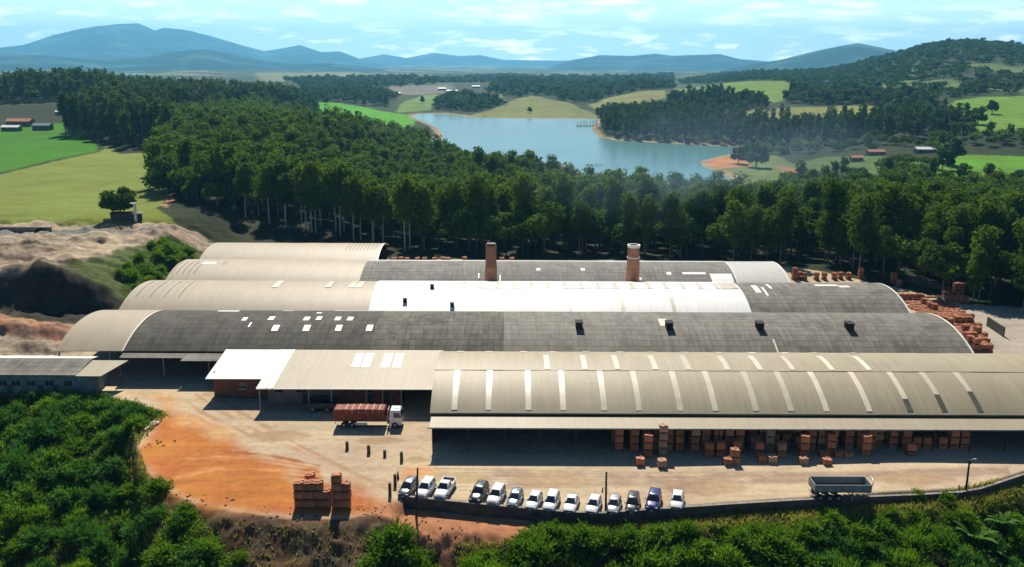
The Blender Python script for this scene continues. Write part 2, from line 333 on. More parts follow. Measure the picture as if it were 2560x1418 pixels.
# ------------------------------------------------------------------ mesh helpers
def tag(o, label=None, cat=None, group=None, kind=None):
    if label: o['label'] = label
    if cat: o['category'] = cat
    if group: o['group'] = group
    if kind: o['kind'] = kind
    return o
def link_o(o, parent=None):
    SC.collection.objects.link(o)
    if parent is not None: o.parent = parent
    return o
def thing(name, label, cat, loc=(0, 0, 0), group=None, rz=0.0):
    o = bpy.data.objects.new(name, None); link_o(o); o.location = loc; o.rotation_euler = (0, 0, rz); o.empty_display_size = .5
    return tag(o, label, cat, group)
def np_mesh(name, V, Q, mat, smooth=False, attrs=None, uv=None):
    """mesh from numpy arrays, Q is (n,4) or (n,3)"""
    me = bpy.data.meshes.new(name); V = np.ascontiguousarray(V, dtype=np.float32); Q = np.ascontiguousarray(Q, dtype=np.int32)
    n, k = Q.shape
    me.vertices.add(len(V)); me.vertices.foreach_set('co', V.ravel())
    me.loops.add(n * k); me.loops.foreach_set('vertex_index', Q.ravel())
    me.polygons.add(n); me.polygons.foreach_set('loop_start', np.arange(0, n * k, k, dtype=np.int32))
    me.polygons.foreach_set('loop_total', np.full(n, k, dtype=np.int32))
    if smooth: me.polygons.foreach_set('use_smooth', np.ones(n, dtype=bool))
    for an, (typ, arr) in (attrs or {}).items():
        a = me.attributes.new(an, typ, 'POINT')
        a.data.foreach_set('color' if typ == 'FLOAT_COLOR' else 'value', np.ascontiguousarray(arr, dtype=np.float32).ravel())
    me.update(); me.validate()
    for m in (mat if isinstance(mat, (list, tuple)) else [mat]): me.materials.append(m)
    return me
class MB:
    """collects boxes, bars, tubes and prisms; build() makes them one mesh object"""
    def __init__(s): s.v = []; s.f = []; s.sm = []
    def add(s, vs, fs, smooth=False):
        b = len(s.v); s.v += [tuple(map(float, v)) for v in vs]; s.f += [tuple(i + b for i in f) for f in fs]; s.sm += [smooth] * len(fs); return s
    def box(s, c, sz, rz=0.0, taper=1.0):
        cx, cy, cz = c; hx, hy, hz = sz[0] / 2, sz[1] / 2, sz[2] / 2; co, si = math.cos(rz), math.sin(rz); vs = []
        for z, k in ((-hz, 1), (hz, taper)):
            for x, y in ((-hx, -hy), (hx, -hy), (hx, hy), (-hx, hy)):
                x *= k; y *= k; vs.append((cx + x * co - y * si, cy + x * si + y * co, cz + z))
        return s.add(vs, [(3, 2, 1, 0), (4, 5, 6, 7), (0, 1, 5, 4), (1, 2, 6, 5), (2, 3, 7, 6), (3, 0, 4, 7)])
    def tube(s, p, q, r0, r1=None, n=8, cap=True):
        r1 = r0 if r1 is None else r1; p = Vector(p); q = Vector(q); d = (q - p).normalized()
        a = d.orthogonal().normalized(); b = d.cross(a); vs = []
        for c, r in ((p, r0), (q, r1)):
            for i in range(n):
                t = 2 * math.pi * i / n; vs.append(c + a * (r * math.cos(t)) + b * (r * math.sin(t)))
        s.add(vs, [(i, (i + 1) % n, n + (i + 1) % n, n + i) for i in range(n)], True)
        if cap: s.add(vs, [tuple(range(n - 1, -1, -1)), tuple(range(n, 2 * n))])
        return s
    def slab(s, pts, th):
        """a sheet through 3-D points (one loop), thickened straight down"""
        n = len(pts); vs = [tuple(p) for p in pts] + [(p[0], p[1], p[2] - th) for p in pts]
        return s.add(vs, [tuple(range(n)), tuple(range(2 * n - 1, n - 1, -1))] + [(i + n, (i + 1) % n + n, (i + 1) % n, i) for i in range(n)])
    def build(s, name, mat, parent=None, uv=None, world=True, bevel=0.0):
        me = bpy.data.meshes.new(name); off = Vector(parent.location) if (parent is not None and world) else Vector((0, 0, 0))
        if parent is not None and world and parent.parent is not None: off += Vector(parent.parent.location)
        me.from_pydata([tuple(Vector(v) - off) for v in s.v], [], s.f)
        me.polygons.foreach_set('use_smooth', s.sm)
        if uv: 
            l = me.uv_layers.new(name='UVMap')
            for lo in me.loops: l.data[lo.index].uv = uv(s.v[lo.vertex_index])
        bm = bmesh.new(); bm.from_mesh(me); bmesh.ops.recalc_face_normals(bm, faces=bm.faces); bm.to_mesh(me); bm.free()
        me.materials.append(mat); o = bpy.data.objects.new(name, me); link_o(o, parent)
        if bevel:
            b = o.modifiers.new('bevel', 'BEVEL'); b.width = bevel; b.segments = 2; b.limit_method = 'ANGLE'
        return o
def dup(root, loc, rz=None, label=None, group=None, scale=None):
    r = root.copy(); link_o(r); r.location = loc
    if rz is not None: r.rotation_euler = (0, 0, rz)
    if scale is not None: r.scale = scale if hasattr(scale, '__len__') else (scale,) * 3
    if label: r['label'] = label
    if group: r['group'] = group
    for ch in list(root.children):
        c = ch.copy(); link_o(c, r)
        for g in ch.children: link_o(g.copy(), c)
    return r
def set_mat(o, m):
    o.material_slots[0].link = 'OBJECT'; o.material_slots[0].material = m
def curved_sheet(name, V, Q, uvs, mat, parent, smooth=True):
    """numpy sheet with a UV map in metres"""
    off = np.array(parent.location)
    me = np_mesh(name, np.asarray(V) - off, Q, mat, smooth)
    l = me.uv_layers.new(name='UVMap'); idx = np.empty(len(me.loops), dtype=np.int32); me.loops.foreach_get('vertex_index', idx)
    l.data.foreach_set('uv', np.ascontiguousarray(np.asarray(uvs, dtype=np.float32)[idx]).ravel())
    o = bpy.data.objects.new(name, me); link_o(o, parent); return o

# ------------------------------------------------------------------ ground with its land cover
C_WOOD = (.020, .030, .010); C_WOODFAR = (.034, .052, .018)
def g_poly(pts): return [tuple(G(a, b)[:2]) for a, b in pts]
COVER = []      # (world polygon, colour, softness in m, mottling)
def cover(pts, col, soft=1.0, mot=.35): COVER.append((g_poly(pts), col, soft, mot))
YARD = (.44, .345, .228); EARTH = (.385, .135, .036); OLIVE = (.125, .165, .035); FIELD = (.060, .150, .014); PASTURE = (.15, .17, .05)
# far to near
cover([(640, 182), (900, 180), (1000, 190), (960, 202), (720, 205), (650, 198)], (.16, .17, .06), 60)
cover([(800, 190), (870, 184), (930, 188), (900, 203), (850, 208)], (.20, .22, .08), 20)
cover([(1000, 198), (1150, 192), (1230, 200), (1120, 210), (1020, 212)], (.12, .14, .05), 40)
cover([(960, 214), (1130, 212), (1150, 232), (1010, 238), (950, 228)], (.15, .145, .11), 30)
cover([(1540, 188), (1640, 184), (1690, 192), (1600, 198)], (.20, .18, .08), 30)
cover([(1680, 222), (1800, 209), (1900, 203), (1965, 204), (1990, 225), (1960, 250), (1935, 258), (1880, 236), (1790, 226), (1690, 236)], (.115, .19, .024), 5)
cover([(1470, 262), (1530, 242), (1600, 228), (1662, 226), (1664, 245), (1620, 256), (1560, 268), (1490, 275)], (.17, .175, .055), 5)
cover([(1170, 293), (1230, 272), (1290, 248), (1350, 242), (1430, 258), (1450, 272), (1478, 280), (1500, 296), (1330, 297)], (.15, .165, .05), 3)
cover([(990, 282), (1000, 262), (1060, 238), (1095, 236), (1085, 256), (1075, 276)], (.12, .20, .045), 4)
cover([(1180, 238), (1250, 232), (1270, 242), (1215, 250)], (.13, .22, .045), 4)
cover([(1740, 302), (1800, 288), (1930, 274), (2100, 264), (2200, 266), (2212, 280), (2180, 296), (2100, 312), (1960, 318), (1880, 312)], (.175, .185, .045), 4)
cover([(2020, 250), (2130, 225), (2220, 205), (2290, 165), (2330, 170), (2300, 200), (2230, 232), (2140, 250), (2060, 262)], (.09, .13, .04), 12)
cover([(2340, 280), (2390, 252), (2560, 240), (2800, 240), (2800, 330), (2560, 335), (2440, 330), (2420, 305)], (.11, .21, .018), 4)
cover([(2320, 440), (2330, 400), (2420, 388), (2560, 392), (2760, 400), (2760, 470), (2560, 460)], (.085, .21, .012), 3)
cover([(1960, 418), (2060, 392), (2200, 390), (2310, 405), (2310, 440), (2080, 430)], (.075, .125, .03), 4)
cover([(1820, 380), (1900, 378), (1960, 395), (2010, 440), (1900, 470), (1830, 455), (1780, 424)], (.11, .145, .04), 4)
cover([(1742, 403), (1780, 396), (1830, 392), (1860, 398), (1880, 416), (1800, 424), (1770, 418)], (.36, .15, .06), 2)
cover([(1940, 414), (2000, 424), (2010, 442), (1970, 446)], (.24, .13, .06), 3)
cover([(750, 256), (830, 256), (910, 268), (1010, 286), (1045, 298), (1030, 316), (960, 322), (880, 310), (790, 300), (752, 275)], (.075, .27, .006), 3, .25)
cover([(-500, 320), (0, 318), (205, 305), (215, 330), (240, 352), (244, 378), (120, 402), (0, 432), (-500, 520)], (.042, .155, .004), 2, .3)
cover([(-500, 430), (0, 436), (130, 405), (250, 380), (268, 365), (300, 385), (400, 380), (405, 420), (415, 480), (425, 505), (380, 525), (260, 540), (150, 558), (0, 562), (-500, 590)], (.145, .185, .032), 2.5, .28)
cover([(150, 558), (260, 535), (390, 522), (440, 560), (300, 570), (200, 572)], (.13, .16, .02), 1.5)
cover([(395, 515), (425, 492), (440, 500), (420, 520)], (.36, .19, .09), 2)
def track(pts, w, col, soft=.6, mot=.2):
    p = [np.array(P(a, b)[:2]) for a, b in pts]; l, r = [], []
    for i in range(len(p)):
        d_ = p[min(i + 1, len(p) - 1)] - p[max(i - 1, 0)]; d_ = d_ / np.linalg.norm(d_); n_ = np.array([-d_[1], d_[0]]) * w / 2; l.append(tuple(p[i] + n_)); r.append(tuple(p[i] - n_))
    COVER.append((l + r[::-1], col, soft, mot))
COVER.append(([(-240, 140), (-84, 140), (-82, 250), (-92, 262), (-240, 262)], (.28, .222, .155), 3, .7))
COVER.append(([(-240, 183), (-86, 183), (-86, 199), (-240, 201)], (.045, .042, .030), 2, .6))          # shade of the cliff and pit painted into the ground colour
COVER.append(([(-240, 155), (-122, 158), (-112, 168), (-130, 172), (-240, 170)], (.06, .06, .045), 2.5, .6))
COVER.append(([(-135, 200), (-125, 199), (-96, 228), (-92, 262), (-112, 262), (-112, 232)], (.34, .26, .18), 2, .5))
COVER.append(([(-106, 200), (-84, 196), (-80, 250), (-98, 250)], (.075, .095, .03), 2.5, .6))
COVER.append(([(-240, 236), (-150, 240), (-100, 252), (-98, 258), (-150, 248), (-240, 246)], (.17, .165, .15), 2, .4))
COVER.append(([(-150, 172), (-120, 176), (-92, 172), (-92, 182), (-150, 184)], (.33, .18, .11), 3, .6))
COVER.append(([(-80, 262), (-40, 252), (100, 250), (90, 262), (0, 268), (-60, 284), (-120, 318)], (.035, .038, .02), 4, .5))  # tree shade painted into the strip along the forest front
_yard = [tuple(P(a, b)[:2]) for a, b in RIM_PX if 120 < a < 1400] + [tuple(p[:2]) for p in WALL if p[0] > 8] + [(112, 190), (98, 215), (84, 236), (70, 252), (-82, 252), (-84, 150)]
COVER.append((_yard, YARD, 1.0, .24))
def gp0(pts): return [tuple(P(a, b)[:2]) for a, b in pts]
COVER.append((gp0([(410, 1000), (440, 1030), (560, 1075), (640, 1130), (720, 1170), (748, 1200), (840, 1208), (900, 1240), (1000, 1262), (1020, 1320), (940, 1300), (870, 1310), (730, 1310), (600, 1298), (480, 1268), (380, 1225), (345, 1140), (380, 1090)]), EARTH, 4.5, .3))
COVER.append((gp0([(290, 985), (360, 975), (430, 985), (470, 1020), (600, 1075), (560, 1100), (440, 1060), (400, 1010)]), (.47, .275, .13), 4.0, .25))
COVER.append((gp0([(930, 1262), (1010, 1248), (1330, 1278), (1332, 1320), (1180, 1330), (1050, 1315), (950, 1290)]), (.38, .175, .085), 1.2, .3))
COVER.append((gp0([(1000, 1165), (1075, 1160), (1110, 1190), (1000, 1200)]), (.44, .225, .11), 2.0, .3))
COVER.append((gp0([(2400, 770), (2560, 775), (2700, 800), (2700, 1000), (2540, 1000), (2470, 900)]), (.35, .31, .25), 2.0, .2))
for k_ in range(7):
    o_ = k_ * 9
    track([(1090 + o_, 1172 + o_), (1300, 1176 + o_ * .8), (1600, 1182 + o_ * .6), (1900, 1184 + o_ * .5), (2200, 1186 + o_ * .4), (2520, 1176 + o_ * .3)], .5, (.33 - .03 * (k_ % 3), .245 - .025 * (k_ % 3), .155), .4)
for k_ in range(6):
    track([(420 + 22 * k_, 985), (480 + 24 * k_, 1030), (600 + 26 * k_, 1085 + 4 * k_), (760 + 20 * k_, 1130 + 8 * k_), (900 + 12 * k_, 1190 + 6 * k_), (1010, 1215 + k_ * 3)], .55, ((.47, .34, .21), (.36, .24, .14))[k_ % 2], .7)
for k_ in range(5):
    track([(430 + 14 * k_, 1215 - 22 * k_), (540, 1190 - 16 * k_), (660, 1185 - 12 * k_), (800, 1196 - 8 * k_)], .6, ((.33, .12, .04), (.44, .19, .075))[k_ % 2], .8, .3)
for px_, py_, r_ in ((955, 1103, 2.2), (1150, 1195, 2.6), (1380, 1200, 3.0), (1760, 1220, 3.4), (2280, 1205, 3.0), (700, 1090, 2.6), (1040, 1150, 1.2), (560, 985, 2.5)):
    c_ = P(px_, py_)[:2]; COVER.append(([(c_[0] + r_ * 1.8 * math.cos(a_), c_[1] + r_ * .7 * math.sin(a_)) for a_ in np.linspace(0, 5.9, 10)], (.35, .25, .15), 1.2, .25))
def ground_colour(x, y, z):
    n = len(x); col = np.empty((n, 3)); mot = np.full(n, .55)
    d = np.hypot(x, y); az = np.arctan2(x, y)
    col[:] = C_WOOD
    k = sst(500, 1500, d)[:, None]; col = col * (1 - k) + np.array(C_WOODFAR) * k
    k = (sst(1600, 4000, d) * sst(.48, .60, fbm(x / 260, y / 160, 71)))[:, None]; col = col * (1 - k) + np.array((.14, .16, .06)) * k
    k = (patchy(x, y) * sst(1050, 1250, d) * sst(1680, 1520, d) * sst(200, 300, x))[:, None]; col = col * (1 - k) + np.array((.10, .145, .04)) * k
    # foreground bank: soil, then grass
    rd = np.interp(az, RIM_AZ, RIM_D); fg = d < rd + 1
    azd = np.degrees(az)
    soil = np.array((.092, .066, .042)); grass = np.array((.055, .085, .022)); dry = np.array((.27, .215, .085)); green = np.array((.035, .060, .018))
    wR = sst(.3, 2.0, azd)[:, None]; wL = sst(-18.0, -22.0, azd)[:, None]
    b = soil * (1 - wR) + grass * wR; b = b * (1 - wL) + green * wL
    dr = (sst(4.5, 1.0, rd - d + 2.4 * (fbm(x / 4, y / 4, 77) - .5)))[:, None] * wR; b = b * (1 - dr) + dry * dr
    pt = sst(.45, .62, fbm(x / 3.5, y / 3.5, 79))[:, None] * (1 - wR) * .8; b = b * (1 - pt) + np.array((.115, .062, .036)) * pt
    col = np.where(fg[:, None], b, col)
    # strip between wall and rim on the right is dry grass
    wd = np.interp(az, WALL_AZ, WALL_D, left=0); st = (d < wd + .4) & (d > rd - 1) & (azd > 1.2)
    col = np.where(st[:, None], dry * .9, col)
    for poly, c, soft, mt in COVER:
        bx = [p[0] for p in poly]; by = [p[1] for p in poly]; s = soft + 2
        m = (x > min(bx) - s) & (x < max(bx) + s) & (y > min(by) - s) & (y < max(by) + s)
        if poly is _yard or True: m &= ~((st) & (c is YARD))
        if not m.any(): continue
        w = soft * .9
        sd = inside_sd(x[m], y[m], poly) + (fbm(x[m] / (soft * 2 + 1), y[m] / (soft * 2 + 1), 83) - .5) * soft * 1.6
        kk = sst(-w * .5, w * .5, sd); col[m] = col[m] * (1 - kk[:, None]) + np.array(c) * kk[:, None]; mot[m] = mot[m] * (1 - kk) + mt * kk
    # shoreline
    sh = sst(WATER_Z + 1.1, WATER_Z + .4, z) * sst(350, 420, d) * sst(1700, 1300, d); sh = sh[:, None]
    col = col * (1 - sh) + np.array((.26, .19, .10)) * sh
    return np.clip(col, 0, 1), mot
def build_ground():
    dd = np.concatenate([np.arange(66, 90, 1.2), np.arange(90, 160, .36), np.arange(160, 300, .9), np.geomspace(300, 1300, 240), np.geomspace(1310, 5200, 130), np.geomspace(5600, 60000, 16)])
    aa = np.radians(np.concatenate([np.linspace(-62, -33.5, 40), np.linspace(-33, 33, 600), np.linspace(33.5, 62, 40)]))
    D, A = np.meshgrid(dd, aa, indexing='ij'); x = (D * np.sin(A)).ravel(); y = (D * np.cos(A)).ravel()
    z = np.concatenate([height(x[i:i + 60000], y[i:i + 60000]) for i in range(0, len(x), 60000)])
    z = np.where(D.ravel() > 5300, -30, z)
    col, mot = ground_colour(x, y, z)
    nd, na = D.shape; i = np.arange(nd * na).reshape(nd, na)
    Q = np.stack([i[:-1, :-1].ravel(), i[:-1, 1:].ravel(), i[1:, 1:].ravel(), i[1:, :-1].ravel()], 1)[:, ::-1]
    m, nt, bs = pbsdf('ground_cover')
    ac = node(nt, 'ShaderNodeAttribute', attribute_name='cover'); am = node(nt, 'ShaderNodeAttribute', attribute_name='mottle')
    pos = node(nt, 'ShaderNodeNewGeometry').outputs['Position']
    n1 = noise_n(nt, pos, .9, 6, .65); n2 = noise_n(nt, pos, .06, 6, .6); n3 = noise_n(nt, pos, 1.0, 5, .6, (.05, .5, .5)); n4 = noise_n(nt, pos, .008, 5, .6)
    f = math_n(nt, 'ADD', math_n(nt, 'ADD', math_n(nt, 'SUBTRACT', n1, .5), math_n(nt, 'MULTIPLY', math_n(nt, 'SUBTRACT', n2, .5), 1.1)),
               math_n(nt, 'ADD', math_n(nt, 'MULTIPLY', math_n(nt, 'SUBTRACT', n3, .5), .8), math_n(nt, 'MULTIPLY', math_n(nt, 'SUBTRACT', n4, .5), .9)))
    f = math_n(nt, 'MULTIPLY_ADD', f, math_n(nt, 'MULTIPLY', am.outputs['Fac'], 3.0), 1.0)
    f = math_n(nt, 'MAXIMUM', f, .25)
    c = mix_n(nt, 1.0, ac.outputs['Color'], f, 'MULTIPLY')
    hs = node(nt, 'ShaderNodeHueSaturation'); link(nt, c, hs.inputs['Color']); link(nt, range_n(nt, n2, .3, .7, .485, .515), hs.inputs['Hue'])
    link(nt, hs.outputs[0], bs.inputs['Base Color']); bs.inputs['Roughness'].default_value = .95; bs.inputs['Specular IOR Level'].default_value = .1
    bump_n(nt, math_n(nt, 'ADD', n1, n3), .35, .25, bs)
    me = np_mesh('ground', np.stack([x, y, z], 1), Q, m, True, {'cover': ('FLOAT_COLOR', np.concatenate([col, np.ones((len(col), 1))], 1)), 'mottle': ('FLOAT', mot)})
    tag(link_o(bpy.data.objects.new('ground', me)), 'factory yard, fields and rolling land around the reservoir', None, None, 'structure')
build_ground()

# ------------------------------------------------------------------ water
def build_water(name, poly, label):
    m = MATS.get('lake_water')
    if m is None:
        m, nt, bs = pbsdf('lake_water'); pos = node(nt, 'ShaderNodeNewGeometry').outputs['Position']
        link(nt, mix_n(nt, range_n(nt, noise_n(nt, pos, .006, 4), .35, .65), (.060, .175, .175), (.085, .22, .215)), bs.inputs['Base Color'])
        bs.inputs['Roughness'].default_value = .22; bs.inputs['IOR'].default_value = 1.33
        bump_n(nt, noise_n(nt, pos, .35, 4, .6, (.5, 1, 1)), .12, .25, bs); MATS['lake_water'] = m
    cx = sum(p[0] for p in poly) / len(poly); cy = sum(p[1] for p in poly) / len(poly)
    b = MB(); big = [(cx + (p[0] - cx) * 1.0 + 14 * np.sign(p[0] - cx), cy + (p[1] - cy) + 14 * np.sign(p[1] - cy), WATER_Z) for p in poly]
    b.add(big, [tuple(range(len(big)))]); o = b.build(name, m); tag(o, label, None, None, 'structure'); return o
build_water('water', LAKE, 'calm pale blue reservoir behind the forest')
for p in POND: build_water('water', p, 'distant bright stretch of water below the blue mountain')

# ------------------------------------------------------------------ mountains
def mountains(d0, depth, prof, seed, col, label):
    pts = [(azel(a, b)) for a, b in prof]; az = np.array([p[0] for p in pts]); el = np.array([p[1] for p in pts])
    na = int(np.degrees(az[-1] - az[0]) * 14) + 2; nr = 60
    A, T = np.meshgrid(np.linspace(az[0], az[-1], na), np.linspace(-1, .8, nr), indexing='ij')
    D = d0 + T * depth; x = D * np.sin(A); y = D * np.cos(A)
    crest = HC + d0 * np.interp(A, az, el) + 40; base = -40.0
    spur = 1 - np.abs(2 * fbm(A * d0 / 1100, D / 4200, seed, 5) - 1)
    g = np.clip(1 - np.abs(T) ** (1.25 - .35 * (spur - .5)), 0, 1) * (1 + (spur - .75) * 1.1 * np.abs(T) * (1 - np.abs(T)) * 3)
    z = base + (crest - 40 - base) * g + (fbm(A * d0 / 260, D / 320, seed + 5, 4) - .5) * (crest - base) * .05 * (T < -.02)
    i = np.arange(na * nr).reshape(na, nr); Q = np.stack([i[:-1, :-1].ravel(), i[1:, :-1].ravel(), i[1:, 1:].ravel(), i[:-1, 1:].ravel()], 1)
    m, nt, bs = pbsdf('mountain_woodland'); pos = node(nt, 'ShaderNodeNewGeometry').outputs['Position']
    k = range_n(nt, noise_n(nt, pos, .0022, 7, .62), .50, .66)
    link(nt, mix_n(nt, k, col, tuple(c * 3.2 for c in col)), bs.inputs['Base Color']); bs.inputs['Roughness'].default_value = 1; bs.inputs['Specular IOR Level'].default_value = 0
    me = np_mesh('mountains', np.stack([x.ravel(), y.ravel(), z.ravel()], 1), Q, m, True)
    tag(link_o(bpy.data.objects.new('mountains', me)), label, None, None, 'structure')
MC = (.026, .052, .042)
mountains(8200, 1700, [(-1200, 185), (-500, 150), (-100, 141), (60, 136), (150, 142), (250, 150), (340, 146), (430, 130), (510, 123), (580, 134), (660, 152), (740, 160), (820, 158), (900, 166), (1000, 176), (1100, 190)], 31, MC, 'darker blue foothills in front of the flat topped mountain')
mountains(14000, 3600, [(-1200, 190), (-700, 160), (-300, 150), (-100, 132), (0, 120), (60, 112), (140, 86), (200, 72), (290, 60), (345, 58), (365, 66), (388, 76), (410, 69), (460, 75), (520, 88), (600, 112), (660, 128),
     (700, 122), (750, 113), (800, 130), (850, 128), (900, 148), (960, 160), (1020, 180), (1080, 200)], 3, MC, 'long blue mountain with a flat summit on the left horizon')
mountains(16200, 2200, [(820, 200), (860, 160), (900, 147), (960, 136), (1015, 145), (1085, 132), (1150, 140), (1200, 138), (1260, 150), (1300, 150), (1400, 152), (1450, 150), (1520, 160), (1600, 185)], 11, MC, 'palest blue ridge in the middle of the horizon')
mountains(10400, 2400, [(1340, 190), (1380, 165), (1420, 152), (1450, 147), (1500, 138), (1580, 140), (1640, 134), (1680, 140), (1720, 138), (1800, 136), (1850, 148), (1900, 152), (2000, 160), (2100, 165), (2200, 185)], 17, MC, 'blue rounded ridge behind the far side of the reservoir')
mountains(7000, 1300, [(1740, 200), (1800, 178), (1880, 160), (1950, 150), (2020, 132), (2060, 123), (2100, 115), (2145, 107), (2190, 117), (2240, 127), (2300, 140), (2400, 150), (2560, 165), (2700, 185)], 23, MC, 'grey green peak next to the wooded hill')

# ------------------------------------------------------------------ the vaulted kiln sheds
class Vault:
    def __init__(s, y0, y1, ze, rise):
        s.y0, s.y1, s.ze, s.rise = y0, y1, ze, rise; c = (y1 - y0) / 2; s.c = c; s.ym = (y0 + y1) / 2
        s.R = (c * c + rise * rise) / 2 / rise; s.a = math.asin(c / s.R)
    def pt(s, t, off=0.0):
        """t 0..1 from the front eave over the ridge to the back eave"""
        th = (-1 + 2 * t) * s.a; r = s.R + off
        return s.ym + r * math.sin(th), s.ze + s.rise - s.R + r * math.cos(th)
    def hit(s, px, py):
        d = ray(px, py); best = None
        for k in range(4000):
            q = CP + d * (100 + k * .05)
            if s.y0 - .1 <= q[1] <= s.y1:
                zz = s.ze + s.rise - s.R + math.sqrt(max(s.R ** 2 - (q[1] - s.ym) ** 2, 0))
                if q[2] <= zz: best = q; break
        if best is None: q = CP + d * ((s.y1 - 6) / d[1]); best = q
        return best[0], (math.asin(max(-1, min(1, (best[1] - s.ym) / s.R))) / s.a + 1) / 2
    def sheet(s, name, x0, x1, t0, t1, off, mat, parent, th=.14, sag=.035, seed=0, nt=26):
        """arched sheet between two stations, a closed thin shell"""
        nx = max(2, int((x1 - x0) / 2.5) + 1); nT = max(3, int(nt * (t1 - t0)) + 2)
        X, T = np.meshgrid(np.linspace(x0, x1, nx), np.linspace(t0, t1, nT), indexing='ij')
        th_ = (-1 + 2 * T) * s.a; w = sag * 2 * (vnoise(X / 3.1, T * 9, seed + 3) - .5)
        def surf(o):
            r = s.R + off + o + w; return np.stack([X, s.ym + r * np.sin(th_), s.ze + s.rise - s.R + r * np.cos(th_)], -1).reshape(-1, 3)
        i = np.arange(nx * nT).reshape(nx, nT); top = surf(0); bot = surf(-th); n = nx * nT
        q = np.stack([i[:-1, :-1].ravel(), i[1:, :-1].ravel(), i[1:, 1:].ravel(), i[:-1, 1:].ravel()], 1)
        uvt = np.stack([X.ravel(), (T * 2 * s.a * s.R).ravel()], 1)
        loop = np.concatenate([i[:, 0], i[-1, 1:], i[-2::-1, -1], i[0, -2:0:-1]])
        nl = len(loop); R0 = 2 * n + np.arange(nl); R1 = R0 + nl; k = np.arange(nl); k2 = (k + 1) % nl
        rim = np.stack([R0[k], R1[k], R1[k2], R0[k2]], 1)
        V = np.concatenate([top, bot, top[loop], bot[loop]]); Q = np.concatenate([q, q[:, ::-1] + n, rim])
        UV = np.concatenate([uvt, uvt, uvt[loop], uvt[loop]])
        return curved_sheet(name, V, Q, UV, mat, parent)
V1 = Vault(123.3, 150.0, 5.0, 3.7); V2 = Vault(151.5, 176.8, 5.0, 2.9); V3 = Vault(177.5, 202.0, 5.0, 2.7)
V4 = Vault(202.6, 225.5, 4.8, 2.4); V5 = Vault(226.0, 248.0, 4.7, 2.1)
def roof_sections(V, root, xs, mats, label=None):
    for k in range(len(mats)):
        a, b = xs[k], xs[k + 1]
        o = V.sheet('roof', a, b, 0, 1, .02 * (k % 2), mats[k][0], root, seed=k)
        if mats[k][1]: o['label'] = mats[k][1]
def shed_frame(V, root, x0, x1, back=True, posts=(), ends=(False, False), pitch=8.0):
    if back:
        w = MB(); w.box(((x0 + x1) / 2, V.y1 - .35, V.ze / 2 - .1), (x1 - x0 - .6, .2, V.ze - .25)); w.build('added_back_wall', VOIDM, root)  # wall added to keep the sun out of the shed
    for e, x in zip(ends, (x0 + .25, x1 - .25)):
        if e:
            pts = [V.pt(t, -.25) for t in np.linspace(.012, .988, 18)]; n = len(pts)
            g = MB(); vs = [(x - .08, p[0], p[1]) for p in pts] + [(x - .08, pts[-1][0], 0), (x - .08, pts[0][0], 0)]
            vs += [(x + .08, p[1], p[2]) for p in vs]; m = n + 2
            g.add(vs, [tuple(range(m)), tuple(range(2 * m - 1, m - 1, -1))] + [(i, (i + 1) % m, (i + 1) % m + m, i + m) for i in range(m)])
            g.build('added_gable_wall', STEEL, root)  # end wall added to keep the interior dark
    for x in posts:
        p = MB(); p.box((x, V.y0 + .35, (V.ze - .25) / 2), (.22, .22, V.ze - .25)); p.box((x, V.y0 + .35, .06), (.45, .45, .12)); p.build('column', POSTM, root)
    t = MB()
    for x in np.arange(x0 + 1, x1, pitch):
        pts = [(x, *V.pt(q, -.3)) for q in np.linspace(.02, .98, 9)]
        for a, b in zip(pts[:-1], pts[1:]): t.tube(a, b, .07, n=5, cap=False)
        t.tube((x, V.y0 + .4, V.ze - .35), (x, V.y1 - .6, V.ze - .35), .06, n=5)
    t.build('roof_truss', STEEL, root)
X0, X1 = -82.0, 83.0
# --- nearest shed, beige with light strips
s1x0 = float(P(1075, 1032, 5)[0])
shed1 = thing('factory_shed', 'nearest vaulted shed, beige roof with rows of cream light strips, open front over brick pallets', 'shed', (40, 136, 0), 'vaulted factory sheds')
seam = V1.hit(1700, 926)[1]
V1.sheet('roof', s1x0, X1 + 3, 0, seam, 0, BEIGE, shed1, seed=1)['label'] = 'lower front course of beige roof sheets'
V1.sheet('roof', s1x0, X1 + 3, seam - .008, 1, .07, BEIGE, shed1, seed=2)
shed_frame(V1, shed1, s1x0, X1 + 3, True, (), (True, True), 5.3)
for px in (1136, 1221, 1321, 1408, 1510, 1597, 1699, 1786, 1887, 1974, 2062, 2168):
    x = P(px, 1028, 5)[0]; V1.sheet('skylight', x - .43, x + .43, .02, seam - .012, .05, SKYL, shed1, .04, 0)
for px, tt in ((2269, .11), (2354, .145), (2442, .17)):
    x = P(px, 1028, 5)[0]; V1.sheet('skylight', x - .42, x + .42, tt, seam - .012, .05, SKYL, shed1, .04, 0)
    V1.sheet('skylight', x - .42, x + .42, .02, tt - .002, .05, SKYL_D, shed1, .04, 0)['label'] = 'lower half of a light strip gone dark'
for px in (1368, 1462, 1543, 1638, 1720, 1817, 1898, 1979, 2076, 2168):
    x = V1.hit(px, 921)[0]; V1.sheet('skylight', x - .43, x + .43, seam + .004, .60, .12, SKYL, shed1, .04, 0)
for px in (1146, 1222, 1310, 1386, 1472, 1560, 1640, 1730, 1815, 1900, 1985, 2060, 2160):
    x = V1.hit(px, 895)[0]; V1.sheet('skylight', x - .6, x + .6, .70, .80, .12, SKYL, shed1, .04, 0)
aw = MB(); aw.slab([(s1x0 + .2, 119.95, 4.15), (X1 + 3, 119.95, 4.15), (X1 + 3, 123.1, 4.62), (s1x0 + .2, 123.1, 4.62)], .09)
aw.build('awning', BEIGE2, shed1, uv=lambda v: (v[0], v[1]))
g = MB(); g.box(((s1x0 + X1 + 3) / 2, 119.86, 4.07), (X1 + 3.2 - s1x0, .16, .2)); g.build('gutter', POSTM, shed1)
